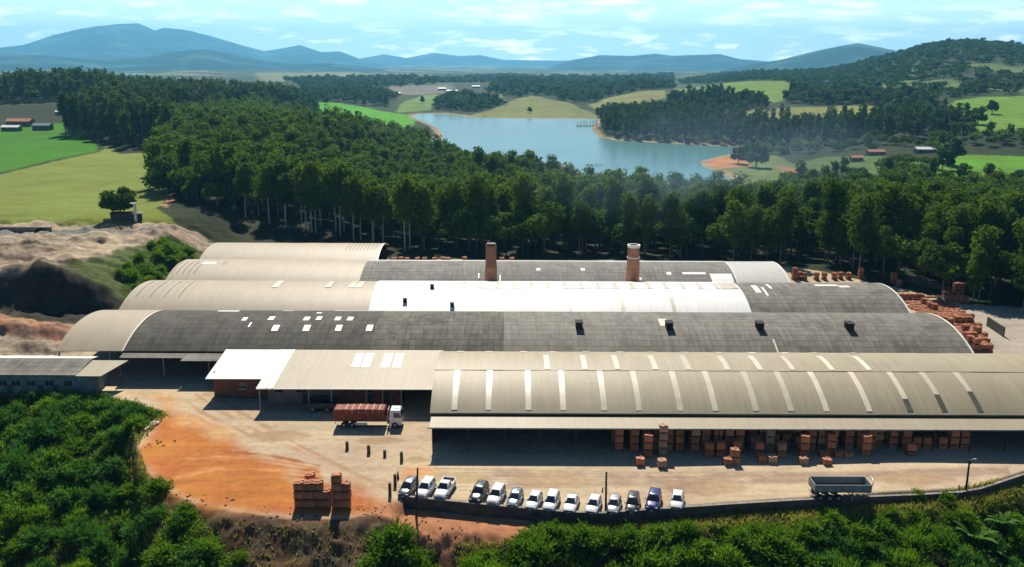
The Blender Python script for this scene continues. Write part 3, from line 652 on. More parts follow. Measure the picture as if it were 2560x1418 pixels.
for x in np.arange(s1x0 + .6, X1 + 2, 5.25):
    p = MB(); p.box((x, 120.5, 2.0), (.13, .13, 4.0)); p.tube((x, 120.5, 3.0), (x, 122.6, 4.3), .05, n=5); p.build('column', STEEL, shed1)
b = MB(); b.box(((s1x0 + X1 + 3) / 2, 123.2, 4.72), (X1 + 2.6 - s1x0, .14, .34)); b.build('eave_gap_shade', VOIDM, shed1)  # near-black strip standing for the shadow gap between eave and awning
# --- second shed, dark
def xa(V, px, py): return V.hit(px, py)[0]
shed2 = thing('factory_shed', 'second vaulted shed, dark weathered roof with four black vents and scattered white patches', 'shed', (0, 164, 0), 'vaulted factory sheds')
bx = float(P(305, 879, 5)[0]); b2 = xa(V2, 930, 850); b3 = xa(V2, 1260, 830)
roof_sections(V2, shed2, [X0, bx, b2, b3, X1], [(BEIGE2, 'beige end bay of the roof'), (GREY_DARK, 'darkest bay of the roof'), (GREY, 'dark patched bay of the roof'), (GREY_MID, None)])
shed_frame(V2, shed2, X0, X1, True, [X0 + .4, X0 + 9.5] + list(np.arange(bx + 7, -52, 8.2)), (False, True))
V2.sheet('end_trim', bx - .12, bx + .12, 0, 1, .06, TRIMW, shed2, .06, 0)
V2.sheet('end_trim', X1 - .1, X1 + .25, 0, 1, .05, TRIMW, shed2, .06, 0)
for px, py, w, h in ((612, 798, .9, .8), (679, 796, 1.1, .9), (767, 797, 1.1, .9), (798, 796, 1.0, .9), (845, 797, 1.1, .9), (876, 797, 1.1, .9),
                     (689, 820, 1.2, 1.0), (767, 820, 1.2, 1.0), (847, 820, 1.1, 1.0), (924, 820, 1.1, 1.0), (798, 783, 1.0, .5), (625, 812, .35, .9), (1940, 868, .3, 2.0), (1658, 806, 1.6, 1.6)):
    x, t = V2.hit(px, py); dt = h / (2 * V2.a * V2.R) / .72
    V2.sheet('white_patch', x - w / 2, x + w / 2, t - dt / 2 * 1.6, t + dt / 2 * 1.6, .06, SKYL_W if px < 1600 else SKYL, shed2, .04, 0)
for px, py, w, d in ((570, 779, 4.2, .05), (720, 778, 2.0, .02), (880, 778, 7, .025)):
    x, t = V2.hit(px, py); V2.sheet('white_patch', x - w / 2, x + w / 2, t - .01, t + d, .06, WHITE, shed2, .04, 0)
for px, py in ((1448, 824), (1674, 825), (1901, 826), (2126, 827)):
    x, t = V2.hit(px, py); y, z = V2.pt(t)
    v = MB(); v.box((x, y + .8, z + .55), (1.25, 1.8, 1.5)); v.box((x, y + .75, z + 1.36), (1.45, 2.1, .1)); o = v.build('roof_vent', VOIDM, shed2)
    l = MB(); [l.box((x, y - .13, z + .25 + k * .28), (1.1, .06, .06)) for k in range(4)]; l.build('louvre', STEEL, o)
# lean-to awnings under the eave at the left
for xa0, xa1, d in ((P(300, 890, 4.6)[0], P(458, 890, 4.6)[0], 1.6), (P(459, 890, 4.6)[0], P(552, 890, 4.6)[0], 2.8)):
    m = MB(); m.slab([(xa0, 151.2 - d, 4.55 - d * .1), (xa1, 151.2 - d, 4.55 - d * .1), (xa1, 151.2, 4.72), (xa0, 151.2, 4.72)], .08); m.build('awning', GREY_MID, shed2, uv=lambda v: (v[0], v[1]))
# --- third shed
shed3 = thing('factory_shed', 'third vaulted shed, bright white middle roof between tan left and grey right parts', 'shed', (0, 190, 0), 'vaulted factory sheds')
c1, c2 = xa(V3, 932, 735), xa(V3, 1862, 740)
roof_sections(V3, shed3, [X0, c1, c2, X1], [(BEIGE2, 'tan left part of the roof'), (WHITE, None), (GREY_MID, 'weathered grey right part of the roof')])
shed_frame(V3, shed3, X0, X1, True, [X0 + .4], (False, True))
V3.sheet('end_trim', X1 - .1, X1 + .25, 0, 1, .05, TRIMW, shed3, .06, 0)
sm3 = V3.hit(1400, 722)[1]
V3.sheet('ridge_course', c1 - .3, c2 - 2, sm3, .9, .09, WHITE, shed3, .06, .01)
for px in (690, 822, 880, 898):
    x = V3.hit(px, 716)[0]; V3.sheet('skylight', x - .7, x + .7, sm3, .68, .10, SKYL, shed3, .04, 0)
for px in range(1160, 1840, 42):
    x = V3.hit(px, 716)[0]; V3.sheet('translucent_strip', x - .5, x + .5, sm3 + .01, .64, .12, SKYL_T, shed3, .04, 0)
for px in (1297, 1425, 1556, 1682):
    x, t = V3.hit(px, 760); V3.sheet('translucent_strip', x - .42, x + .42, t - .12, t + .1, .06, SKYL_T, shed3, .04, 0)
x, t = V3.hit(1816, 716); V3.sheet('translucent_strip', x - 1.6, x + 2.2, sm3 + .01, .66, .12, SKYL_T, shed3, .04, 0)
for px, py in ((1080, 722), (1012, 757), (1130, 768)):
    x, t = V3.hit(px, py); y, z = V3.pt(t)
    v = MB(); v.box((x, y + .4, z + .3), (.75, .9, .95)); v.box((x, y + .4, z + .8), (.9, 1.05, .06)); v.build('roof_vent', VOIDM, shed3)
for px in list(range(338, 470, 18)):
    x, t = V3.hit(px, 745); V3.sheet('roof_rib', x - .07, x + .07, .2, .62, .05, STEEL if px % 4 else BEIGE, shed3, .06, 0)
for px, py, w, d in ((1890, 722, 1.2, .10), (1912, 728, .5, .10), (2065, 714, 5.0, .03), (2110, 717, 2.2, .03), (1922, 716, .6, .08)):
    x, t = V3.hit(px, py); V3.sheet('white_patch', x - w / 2, x + w / 2, t - d, t + d, .06, CREAM, shed3, .04, 0)
# --- fourth shed
shed4 = thing('factory_shed', 'fourth vaulted shed, grey roof right behind the two chimneys, pale galvanised right end', 'shed', (0, 214, 0), 'vaulted factory sheds')
d1, d2, d3 = xa(V4, 905, 680), xa(V4, 1832, 680), float(P(1968, 704, 5)[0])
roof_sections(V4, shed4, [X0, d1, d2, d3], [(BEIGE2, 'tan left part of the roof'), (GREY_LIGHT, None), (PALE, 'pale galvanised right end of the roof')])
shed_frame(V4, shed4, X0, d3, True, [X0 + .4], (False, True))
V4.sheet('end_trim', d2 - .12, d2 + .12, 0, 1, .06, TRIMW, shed4, .06, 0)
V4.sheet('end_trim', d3 - .1, d3 + .25, 0, 1, .05, TRIMW, shed4, .06, 0)
V4.sheet('ridge_course', d1, d2 - .2, .60, .98, .06, PALE, shed4, .05, .01)
for px, py, w, d in ((1346, 674, .95, .03), (1457, 674, .95, .03), (1672, 684, 1.1, .03), (1735, 684, 5.6, .022), (1805, 696, 5.2, .09), (523, 658, 3.2, .045), (1197, 690, .3, .05), (1250, 697, .25, .07), (1585, 697, 3.6, .02)):
    x, t = V4.hit(px, py); V4.sheet('white_patch', x - w / 2, x + w / 2, t - d, t + d, .06, WHITE, shed4, .04, 0)
for px in list(range(430, 500, 14)) + [540, 547]:
    x, t = V4.hit(px, 682); V4.sheet('roof_rib', x - .07, x + .07, .15 if px < 520 else .4, .52, .05, STEEL, shed4, .05, 0)
# --- fifth, short shed at the back
shed5 = thing('factory_shed', 'short tan vaulted shed farthest back against the forest edge', 'shed', (-60, 237, 0), 'vaulted factory sheds')
e1 = float(P(945, 646, 5)[0])
roof_sections(V5, shed5, [X0, e1], [(BEIGE2, None)])
shed_frame(V5, shed5, X0, e1, True, [X0 + .4, e1 - .4], (False, False))
V5.sheet('end_trim', e1 - .1, e1 + .3, 0, 1, .05, TRIMW, shed5, .06, 0)
for px in range(862, 940, 9):
    x, t = V5.hit(px, 632); V5.sheet('roof_rib', x - .06, x + .06, .3, .6, .05, STEEL, shed5, .05, 0)

# --- chimneys
ch = thing('brick_chimney', 'square tapered brick chimney with a sooty top rising behind the white roof', 'chimney', (-4.9, 201.9, 0), 'kiln chimneys')
m = MB(); m.box((-4.9, 201.9, 4.6), (2.95, 2.3, 9.2), 0, .93); m.build('lower_shaft', BRICK_CH, ch)
m = MB(); m.box((-4.9, 201.9, 11.7), (2.55, 2.0, 5.0), 0, .93); m.build('upper_shaft', BRICK_CH, ch)
m = MB(); m.box((-4.9, 201.9, 14.45), (2.2, 1.75, .5), 0, .9); m.build('sooty_rim', STEEL, ch)
chx = float(P(1580, 704, 5.5)[0])
ch = thing('brick_chimney', 'round tapered brick chimney with a white rim and white band', 'chimney', (chx, 201.9, 0), 'kiln chimneys')
def ring(z0, z1, r0, r1): q = MB(); q.tube((chx, 201.9, z0), (chx, 201.9, z1), r0, r1, 20); return q
ring(0, 11.5, 1.85, 1.42).build('shaft', BRICK_CH, ch); ring(11.6, 14.0, 1.40, 1.30).build('upper_shaft', BRICK_CH, ch)
ring(11.45, 11.65, 1.50, 1.50).build('white_band', TRIMW, ch)
q = MB(); n = 24
for (ra, za), (rb, zb) in (((1.46, 13.9), (1.50, 14.5)), ((1.50, 14.5), (1.15, 14.5)), ((1.15, 14.5), (1.15, 13.6))):
    vs = [(chx + r * math.cos(2 * math.pi * i / n), 201.9 + r * math.sin(2 * math.pi * i / n), z) for r, z in ((ra, za), (rb, zb)) for i in range(n)]
    q.add(vs, [(i, (i + 1) % n, n + (i + 1) % n, n + i) for i in range(n)], True)
q.build('rim', TRIMW, ch)

# --- offices with the mono-pitch roof, brick wing at their left end
ox0, ox1 = float(P(640, 969, 4.2)[0]), s1x0 - .1
wx0, wx1 = float(P(512, 948, 4.1)[0]), ox0 + 1.0
off = thing('office_building', 'low office building under one sloping white and beige roof, brick wing at its end', 'building', (-30, 143, 0))
YT, ZT = 151.3, 5.45
def slope_roof(name, xa_, xb_, y0, z0, mat, dz=0.0, xl_top=None):
    nx = max(2, int((xb_ - xa_) / 2) + 1); V = []; UV = []; 
    b_ = MB(); b_.slab([(xa_, y0, z0 + dz), (xb_, y0, z0 + dz), (xb_, YT, ZT + dz), (xa_, YT, ZT + dz)], .12)
    return b_.build(name, mat, off, uv=lambda v: (v[0], v[1]))
slope_roof('roof', wx0, wx1 + .2, 139.9, 4.1, CREAM)['label'] = 'white left part of the roof over the brick wing'
xm = float(P(680, 969, 4.2)[0])
slope_roof('roof', ox0, xm, 135.6, 4.05, CREAM, .03)
slope_roof('roof', xm, ox1, 135.6, 4.05, BEIGE2, .0)['label'] = 'long beige part of the roof'
for xs_ in (P(672, 960, 4.3)[0], P(686, 960, 4.3)[0]): slope_roof('roof_rib', xs_ - .14, xs_ + .14, 135.6, 4.05, SKYL_T if xs_ < P(680, 960, 4.3)[0] else TRIMW, .09)
for px in (893, 918, 967, 995):
    x = P(px, 900, 5.3)[0]; s_ = MB(); f = lambda y: 4.05 + (y - 135.6) / (YT - 135.6) * (ZT - 4.05) + .05
    s_.slab([(x - .75, 143.8, f(143.8)), (x + .75, 143.8, f(143.8)), (x + .75, 149.8, f(149.8)), (x - .75, 149.8, f(149.8))], .05); s_.build('skylight', SKYL, off)
w = MB(); w.box(((wx0 + wx1) / 2 + .4, 142.0, 2.0), (wx1 - wx0 - .4, .25, 4.0)); w.box((wx0 + .75, 146.6, 2.3), (.25, 9.0, 4.3)); bw = w.build('brick_wing_wall', BRICKW, off)
fx = float(P(604, 972, 1.8)[0])
m = MB()
for dx, hh in ((-.42, .8), (0, 1.15), (.42, .8)): m.box((fx + dx, 141.84, 1.6 + hh / 2), (.34, .08, hh))
wi = m.build('window', GLASS, off)
m = MB(); [m.box((fx + dx, 141.79, 2.1), (.05, .08, 1.3)) for dx in (-.62, -.21, .21, .62)]; m.box((fx, 141.79, 1.52), (1.3, .12, .08)); m.build('window_frame', TRIMW, wi)
m = MB(); m.box(((wx0 + wx1) / 2 + .4, 141.4, .05), (wx1 - wx0, 1.3, .1)); m.build('plinth', CONC, off)
fy = 139.4; fx1 = float(P(842, 1000, 0)[0]); fx2 = float(P(1008, 1000, 0)[0])
m = MB(); m.box(((ox0 + .8 + fx1) / 2, fy, 2.1), (fx1 - ox0 - .8, .25, 4.2)); m.build('plaster_wall', OFFW, off)
m = MB(); m.box(((fx1 + fx2) / 2, fy + .01, 2.15), (fx2 - fx1, .25, 4.3)); m.build('brick_wall', BRICKW, off)
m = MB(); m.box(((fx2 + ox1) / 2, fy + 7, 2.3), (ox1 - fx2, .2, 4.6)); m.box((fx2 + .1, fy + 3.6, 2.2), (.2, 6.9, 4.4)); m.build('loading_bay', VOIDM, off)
for px in (680, 740, 858, 905):
    x = P(px, 985, 2)[0]; m = MB(); m.box((x + .8, fy - .15, 2.35), (1.7, .08, .75)); wi = m.build('window', GLASS, off)
    m = MB(); m.box((x + .8, fy - .18, 1.93), (1.9, .16, .08)); m.box((x + .8, fy - .17, 2.76), (1.9, .1, .06)); m.box((x + .8, fy - .2, 2.35), (.05, .08, .75)); m.build('window_frame', POSTM, wi)
for px in (760, 925, 965):
    x = P(px, 1000, 1)[0]; m = MB(); m.box((x, fy - .16, 1.05), (.95, .08, 2.1)); d_ = m.build('door', STEEL, off)
    m = MB(); m.box((x + .36, fy - .23, 1.05), (.05, .08, .16)); m.build('handle', RIMM, d_)
for px in (668, 787, 842, 927, 967, 1012):
    x = P(px, 1004, 0)[0]; m = MB(); m.box((x, 136.1, 2.02), (.14, .14, 4.0)); m.build('column', POSTM, off)
m = MB(); m.box(((ox0 + ox1) / 2, 135.55, 3.98), (ox1 - ox0, .14, .16)); m.build('gutter', TRIMW, off)

# --- long low teal house on the left
hx0, hx1 = -103.0, float(P(286, 935, 3.2)[0]); hz = 3.75; hy0, hy1 = 143.0, 150.5
hs = thing('low_house', 'long low house with faded teal walls and grey sheet roof beside the shrubs', 'house', (-85, 147, 0))
hm = float(P(205, 935, 3.2)[0])
def rf(name, a, b, y0, z0, y1, z1, mat, skew=0): q = MB(); q.slab([(a, y0, z0), (b, y0, z0), (b + skew, y1, z1), (a, y1, z1)], .1); return q.build(name, mat, hs, uv=lambda v: (v[0], v[1]))
rf('roof', hx0, hm, hy0 - .7, hz, 148.8, hz + .8, GREY_MID); rf('roof', hx0, hm, 148.8, hz + .8, 151.2, hz + .4, CREAM)['label'] = 'pale back slope of the roof'
rf('porch_roof', hm + .03, hx1 - 1.2, hy0 - 1.0, hz - .05, 148.6, hz + .5, BEIGE2, 2.0)
m = MB(); m.box(((hx0 + hm) / 2 + 1.2, hy0 + .2, hz / 2 - .6), (hm - hx0 + 2.4, .25, hz + 1.1)); m.box((hm + 2.4, 146, hz / 2 - .6), (.25, 5.2, hz + 1.1)); m.build('wall', TEAL, hs)
for k, px in enumerate((18, 52, 90, 135, 181)):
    x = P(px, 950, 2)[0]; m = MB(); m.box((x, hy0 + .04, 2.0), (1.35, .08, .95)); wi = m.build('window', GLASS, hs)
    m = MB(); m.box((x, hy0, 1.5), (1.6, .14, .08)); m.box((x, hy0 - .01, 2.0), (.06, .08, .95)); m.box((x, hy0, 2.5), (1.5, .1, .07)); m.build('window_frame', POSTM, wi)
for px in (35, 112, 150):
    x = P(px, 968, .8)[0]; m = MB(); m.box((x, hy0 + .03, .85), (.95, .09, 1.7)); m.build('door', plain('dark_green_door', (.04, .08, .085), .6), hs)
for x, y in ((hx1 - 2.0, 142.4), (hx1 - .6, 148.2)): m = MB(); m.box((x, y, hz / 2 - .2), (.15, .15, hz + .3)); m.build('column', WOOD, hs)

# --- concrete retaining wall in front of the cars
def wall_strip(name, pts, th, ztop, zbot, mat, label, cat, group=None, capm=None):
    root = thing(name, label, cat, (pts[0][0], pts[0][1], 0), group); n = len(pts)
    def strip(z0, z1, t, mt, nm):
        L_, R_ = [], []
        for i in range(n):
            a = Vector(pts[max(i - 1, 0)][:2]); b_ = Vector(pts[min(i + 1, n - 1)][:2]); d_ = (b_ - a).normalized(); nn = Vector((-d_.y, d_.x)); p = Vector(pts[i][:2])
            L_.append(p - nn * t / 2); R_.append(p + nn * t / 2)
        vs = [(p.x, p.y, z0(i)) for i, p in enumerate(L_)] + [(p.x, p.y, z1(i)) for i, p in enumerate(L_)] + [(p.x, p.y, z1(i)) for i, p in enumerate(R_)] + [(p.x, p.y, z0(i)) for i, p in enumerate(R_)]
        fs = []
        for i in range(n - 1):
            for k in range(4): fs.append((i + k * n, i + 1 + k * n, i + 1 + ((k + 1) % 4) * n, i + ((k + 1) % 4) * n))
        fs += [(0, n, 2 * n, 3 * n), (n - 1, 4 * n - 1, 3 * n - 1, 2 * n - 1)]
        q = MB(); q.add(vs, fs); q.build(nm, mt, root)
    strip(zbot, ztop, th, mat, 'wall_face')
    if capm: strip(ztop, lambda i: ztop(i) + .07, th + .1, capm, 'coping')
    return root
wp = []
for a, b_ in zip(WALL[:-1], WALL[1:]):
    for k in np.linspace(0, 1, 5)[:-1]: wp.append(a * (1 - k) + b_ * k)
wp.append(WALL[-1])
wall_strip('retaining_wall', wp, .32, lambda i: .33, lambda i: -3.0, CONC_D, 'long dark retaining wall curving in front of the parked cars', 'wall', None, CONC)  # shade of the face is in its dark colour, coping left lighter
# walls behind the brick yard on the right
q0, q1 = P(2262, 712, 0), P(2405, 748, 0)
wall_strip('boundary_wall', [q0 * (1 - k) + q1 * k for k in np.linspace(0, 1, 8)], .3, lambda i: 2.6 - .1 * i, lambda i: -.5, CONC_D, 'dark boundary wall behind the brick yard at the forest edge', 'wall')
q0, q1 = P(2466, 822, 0), P(2508, 850, 0)
wall_strip('boundary_wall', [q0 * (1 - k) + q1 * k for k in np.linspace(0, 1, 4)], .25, lambda i: 2.7, lambda i: -.5, CONC_D, 'short dark wall standing alone on the pale ground right of the brick rows', 'wall')
tk = thing('concrete_tank', 'long grey concrete wall with a dark arched opening on top of the excavated bank', 'wall', (-125, 250, 8))
q = MB(); za = H1(-125, 250)
q.box((-150, 250, za + .4), (36, .5, 2.6)); q.build('wall_face', CONC, tk)
ax = float((CP + ray(103, 585) * (249.6 / ray(103, 585)[1]))[0])
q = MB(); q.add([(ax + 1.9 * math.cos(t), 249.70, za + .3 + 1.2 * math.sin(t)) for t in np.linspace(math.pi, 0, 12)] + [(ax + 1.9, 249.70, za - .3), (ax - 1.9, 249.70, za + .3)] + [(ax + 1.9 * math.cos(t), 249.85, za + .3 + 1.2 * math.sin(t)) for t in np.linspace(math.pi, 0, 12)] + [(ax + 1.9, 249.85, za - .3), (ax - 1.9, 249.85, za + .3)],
          [tuple(range(14)), tuple(range(27, 13, -1))] + [(i, (i + 1) % 14, (i + 1) % 14 + 14, i + 14) for i in range(14)]); q.build('arched_opening', VOIDM, tk)  # thin black slab, the shade inside the opening put into its colour

# ------------------------------------------------------------------ trees
def leaf_cards(rng, blobs, n, size, flat=.5, shell=.42, aspect=1.7):
    """n small leaf sprays spread through a set of ellipsoids; returns verts, quads, tint"""
    B = np.array(blobs, float); vol = (B[:, 3] * B[:, 4] * B[:, 5]) ** .72; k = rng.choice(len(B), n, p=vol / vol.sum())
    d = rng.normal(size=(n, 3)); d /= np.linalg.norm(d, axis=1)[:, None]
    r = shell + (1.05 - shell) * rng.random(n) ** .6; c = B[k, :3] + d * B[k, 3:6] * r[:, None]
    nn = d * .7 + rng.normal(size=(n, 3)) * .6; nn[:, 2] += flat; nn /= np.linalg.norm(nn, axis=1)[:, None]
    a = np.cross(nn, rng.normal(size=(n, 3))); a /= np.linalg.norm(a, axis=1)[:, None]; b = np.cross(nn, a)
    s = size * (.55 + .9 * rng.random(n))[:, None]; a = a * s * aspect * .5; b = b * s * .5
    V = np.stack([c - a, c - b * .9, c + a, c + b], 1).reshape(-1, 3); Q = np.arange(4 * n).reshape(n, 4)
    bt = rng.random(len(B)); t = np.clip(bt[k] * .6 + rng.random(n) * .5 - .05, 0, 1)
    return V, Q, np.repeat(t, 4)
def eucalyptus_blobs(rng, h, w, low):
    B = []
    nl = rng.integers(9, 14)
    for k in range(nl):
        f = low + (.90 - low) * (k + .5) / nl; prof = math.sqrt(max(.12, 1 - ((f - .66) / .40) ** 2))
        for q in range(1 + int(rng.random() < .75)):
            a = rng.random() * 6.283; rr = w * .30 * prof * rng.random() ** .5
            s = w * (.22 + .16 * rng.random()) * (.55 + .5 * prof)
            B.append((rr * math.cos(a), rr * math.sin(a), h * f, s, s, s * (.9 + .5 * rng.random())))
    B.append((0, 0, h * .90, w * .30, w * .30, h * .075)); return B
def broad_blobs(rng, h, w, lo=.42):
    B = []
    for k in range(rng.integers(13, 19)):
        a = rng.random() * 6.283; rr = w * .36 * rng.random() ** .5; top = math.sqrt(max(.05, 1 - (rr / (w * .52)) ** 2))
        s = w * (.13 + .11 * rng.random()); B.append((rr * math.cos(a), rr * math.sin(a), h * (lo + (.88 - lo) * top * (.2 + .8 * rng.random())), s, s, s * .75))
    return B
def limbs(mb, rng, blobs, h, r, top=.9):
    q = [Vector((0, 0, -1.2))]
    for k in range(1, 6): q.append(Vector((rng.normal() * .018 * h * k / 5, rng.normal() * .018 * h * k / 5, h * top * k / 5)))
    for i in range(5): mb.tube(q[i], q[i + 1], r * (1 - i * .17), r * (1 - (i + 1) * .17), 7, False)
    for bl in blobs[::2]:
        z = min(max(bl[2] - bl[5] * 1.2, h * .22), h * top * .95); k = z / (h * top) * 5; i = min(int(k), 4); s = q[i].lerp(q[i + 1], k - i)
        mb.tube(s, (bl[0], bl[1], bl[2]), r * .34, r * .1, 5, False)
def tree_proto(name, kind, seed, h, w, n, size, leaf, bark, low=.35, r=.22, lo=.42):
    rng = np.random.default_rng(seed); B = eucalyptus_blobs(rng, h, w, low) if kind == 'e' else broad_blobs(rng, h, w, lo)
    V, Q, t = leaf_cards(rng, B, n, size); root = thing(name, None, None)
    cr = bpy.data.objects.new('crown', np_mesh('crown', V, Q, leaf, False, {'tint': ('FLOAT', t)})); link_o(cr, root)
    mb = MB(); limbs(mb, rng, B, h, r, .9 if kind == 'e' else .62); mb.build('trunk', bark, root, world=False)
    return root
rngF = np.random.default_rng(5)
PE = [tree_proto('eucalyptus_tree', 'e', 100 + k, 18.5 + 1.2 * (k % 4), 6.3 + .6 * (k % 3), 2200, .52, LEAF_E, BARK, .26 + .05 * (k % 3), .2) for k in range(6)]
PT = [tree_proto('eucalyptus_tree', 'e', 150 + k, 20 + k, 7.4, 2000, .56, LEAF_E, BARKP, .50, .27) for k in range(2)]
PB = [tree_proto('broadleaf_tree', 'b', 200 + k, 12 + k, 10.5 + k * .8, 1700, .70, LEAF_B, BARKD, r=.3) for k in range(4)]
def first_or_copy(first, flag, loc, rz, sc, label, group, cat='tree'):
    """the first placement uses the built tree itself, later ones are copies with copies of the parts"""
    if id(first) in flag: o = dup(first, loc, rz, label, group, sc)
    else:
        flag.add(id(first)); o = first; o.location = loc; o.rotation_euler = (0, 0, rz); o.scale = (sc,) * 3; o['label'] = label; o['group'] = group
    o['category'] = cat; return o
USED = set()
FRONT = [(-128, 312), (-98, 292), (-67, 277), (-41, 264), (0, 259), (60, 252), (84, 243), (97, 224), (106, 205), (118, 192), (150, 182)]
FOREST = FRONT + [(210, 230), (260, 330), (230, 405), (130, 415), (84, 432), (40, 455), (10, 515), (-40, 590), (-62, 690), (-100, 800), (-190, 850), (-255, 900), (-250, 700), (-262, 560), (-200, 525), (-175, 440)]
def lattice(poly, sp, rng, jit=.38):
    bx = [p[0] for p in poly]; by = [p[1] for p in poly]
    gx, gy = np.meshgrid(np.arange(min(bx), max(bx), float(sp)), np.arange(min(by), max(by), sp * .87)); gx[1::2] += sp / 2
    p = np.stack([gx.ravel(), gy.ravel()], 1) + rng.normal(size=(gx.size, 2)) * sp * jit * .6
    return p[inside_sd(p[:, 0], p[:, 1], poly) > 0]
pts = lattice(FOREST, 6.9, rngF)
hz_ = height(pts[:, 0], pts[:, 1]); keep = hz_ > WATER_Z + .6; pts = pts[keep]; hz_ = hz_[keep]
dist = np.hypot(pts[:, 0], pts[:, 1])
azp = np.abs(np.degrees(np.arctan2(pts[:, 0], pts[:, 1]))) < 31.5
FR = np.array(FRONT); edge_d = np.min(np.hypot(pts[:, None, 0] - FR[None, :, 0], pts[:, None, 1] - FR[None, :, 1]), 1)
order = np.argsort(np.where(azp, dist, 1e9)); NEAR = order[:292]; near_set = set(NEAR.tolist())
for j in NEAR:
    x, y = pts[j]; u = rngF.random()
    if x < -30 and edge_d[j] < 16:
        first_or_copy(PT[rngF.integers(0, 2)], USED, (x, y, hz_[j] - .2), rngF.random() * 6.28, .85 + .3 * rngF.random(),
                      'tall eucalyptus with bare pale trunk in the front row left of the wood', 'pale trunked eucalyptus of the left front row')
    elif u < .78:
        first_or_copy(PE[rngF.integers(0, len(PE))], USED, (x, y, hz_[j] - .2), rngF.random() * 6.28, .68 + .50 * rngF.random(),
                      'tall dark green eucalyptus packed into the wood behind the factory sheds', 'eucalyptus trees of the wood behind the sheds')
    else:
        first_or_copy(PB[rngF.integers(0, len(PB))], USED, (x, y, hz_[j] - .2), rngF.random() * 6.28, .85 + .35 * rngF.random(),
                      'round broadleaf tree mixed among the eucalyptus behind the factory sheds', 'broadleaf trees of the wood behind the sheds')
# the rest of the woods: nobody could count them
def wood(name, items, label, leaf, trunk=True):
    """items: (x, y, z, height, width, cards, card size, kind)"""
    rng = np.random.default_rng(len(items)); Vs, Qs, Ts, TV, TQ = [], [], [], [], []; off = 0; to = 0; protos = {}
    for x, y, z, h, w, n, sz, kind in items:
        key = (n, kind, int(rng.integers(0, 10)))
        if key not in protos:
            B = eucalyptus_blobs(rng, 1.0, .36, .25) if kind == 'e' else broad_blobs(rng, .86, .8)
            V, Q, t = leaf_cards(rng, B, n, 1.0); c = V.reshape(-1, 4, 3).mean(1, keepdims=True); protos[key] = (c, V.reshape(-1, 4, 3) - c, Q, t)
        c, dv, Q, t = protos[key]; a = rng.random() * 6.28; co, si = math.cos(a), math.sin(a)
        sx = w / (.36 if kind == 'e' else .8)
        cc = c * np.array([sx, sx, h]); V = (cc + dv * sz).reshape(-1, 3)
        V = np.stack([V[:, 0] * co - V[:, 1] * si + x, V[:, 0] * si + V[:, 1] * co + y, V[:, 2] + z], 1)
        Vs.append(V); Qs.append(Q + off); off += len(V); Ts.append(np.clip(t * .6 + rng.random() * .75 - .22, 0, 1))
        if trunk:
            r = .16 + .01 * h
            tv = np.array([(x + r * k * math.cos(q), y + r * k * math.sin(q), z + zz) for zz, k in ((-1, 1), (h * .7, .5)) for q in (0, 2.1, 4.2)]); TV.append(tv)
            TQ.append(np.array([(0, 1, 4, 3), (1, 2, 5, 4), (2, 0, 3, 5)]) + to); to += 6
    if trunk:
        nb = off; Vs.append(np.concatenate(TV)); Q2 = np.concatenate(TQ) + nb; Qs.append(Q2); Ts.append(np.zeros(to))
    V = np.concatenate(Vs); Q = np.concatenate(Qs); T = np.concatenate(Ts)
    me = np_mesh(name, V, Q, [leaf, BARK], False, {'tint': ('FLOAT', T)})
    if trunk:
        mi = np.zeros(len(Q), dtype=np.int32); mi[-len(Q2):] = 1; me.polygons.foreach_set('material_index', mi)
    o = bpy.data.objects.new(name, me); link_o(o); tag(o, label, 'woodland', None, 'stuff'); return o
items = []
for j in range(len(pts)):
    if j in near_set or abs(pts[j][0] / pts[j][1]) > .75: continue
    d = dist[j]; n = int(np.clip(900 - (d - 330) * 1.6, 260, 900)); n = (n // 80) * 80; e = rngF.random() < .55
    # thin the far rows that only show their tops
    items.append((pts[j][0], pts[j][1], hz_[j] - .3, (12.5 + 8.5 * rngF.random()) if e else (9.5 + 7 * rngF.random()), (7.2 + 2 * rngF.random()) if e else (8.5 + 3 * rngF.random()), n, .8 if d < 480 else 1.05, 'e' if e else 'b'))
wood('forest', items, 'dense dark green forest stretching from the factory back to the reservoir', LEAF_B)
def region(poly_px, sp, seed, zoff=0, world=False):
    rng = np.random.default_rng(seed); poly = poly_px if world else [tuple(G(a, b)[:2]) for a, b in poly_px]
    p = lattice(poly, sp, rng); z = height(p[:, 0], p[:, 1]); k = z > WATER_Z + .5; return p[k], z[k], rng
def make_wood(label, specs, leaf=LEAF_F, name='woodland'):
    it = []
    for poly, sp, hh, ww, n, sz, pe, wd in specs:
        p, z, rng = region(poly, sp, int(sp * 10) + len(poly), world=wd)
        for (x, y), zz in zip(p, z):
            if abs(math.atan2(x, y)) > math.radians(34) or (sp > 20 and y > 1100 and x > 250 and math.hypot(x, y) < 1600 and patchy(x, y) > .5): continue
            e = rng.random() < pe; k = .75 + .5 * rng.random()
            it.append((x, y, zz - .5, hh * k * (1.1 if e else .85), ww * (.7 if e else 1.15) * (.8 + .4 * rng.random()), n, sz, 'e' if e else 'b'))
    return wood(name, it, label, leaf)
make_wood('tall dark wood on the left ridge beyond the fields', [
    ([(-275, 548), (-205, 500), (-178, 468), (-200, 530), (-255, 562), (-250, 700), (-255, 880), (-330, 840), (-310, 700), (-292, 600)], 7.5, 22, 9, 420, 1.15, .75, True),
    ([(-700, 830), (-420, 790), (-300, 850), (-255, 905), (-230, 1000), (-300, 1200), (-700, 1150)], 10.5, 21, 11, 200, 1.7, .6, True),
    ([(-300, 1000), (-230, 930), (-205, 960), (-260, 1180), (-380, 1240)], 11, 19, 11, 170, 1.8, .6, True)])
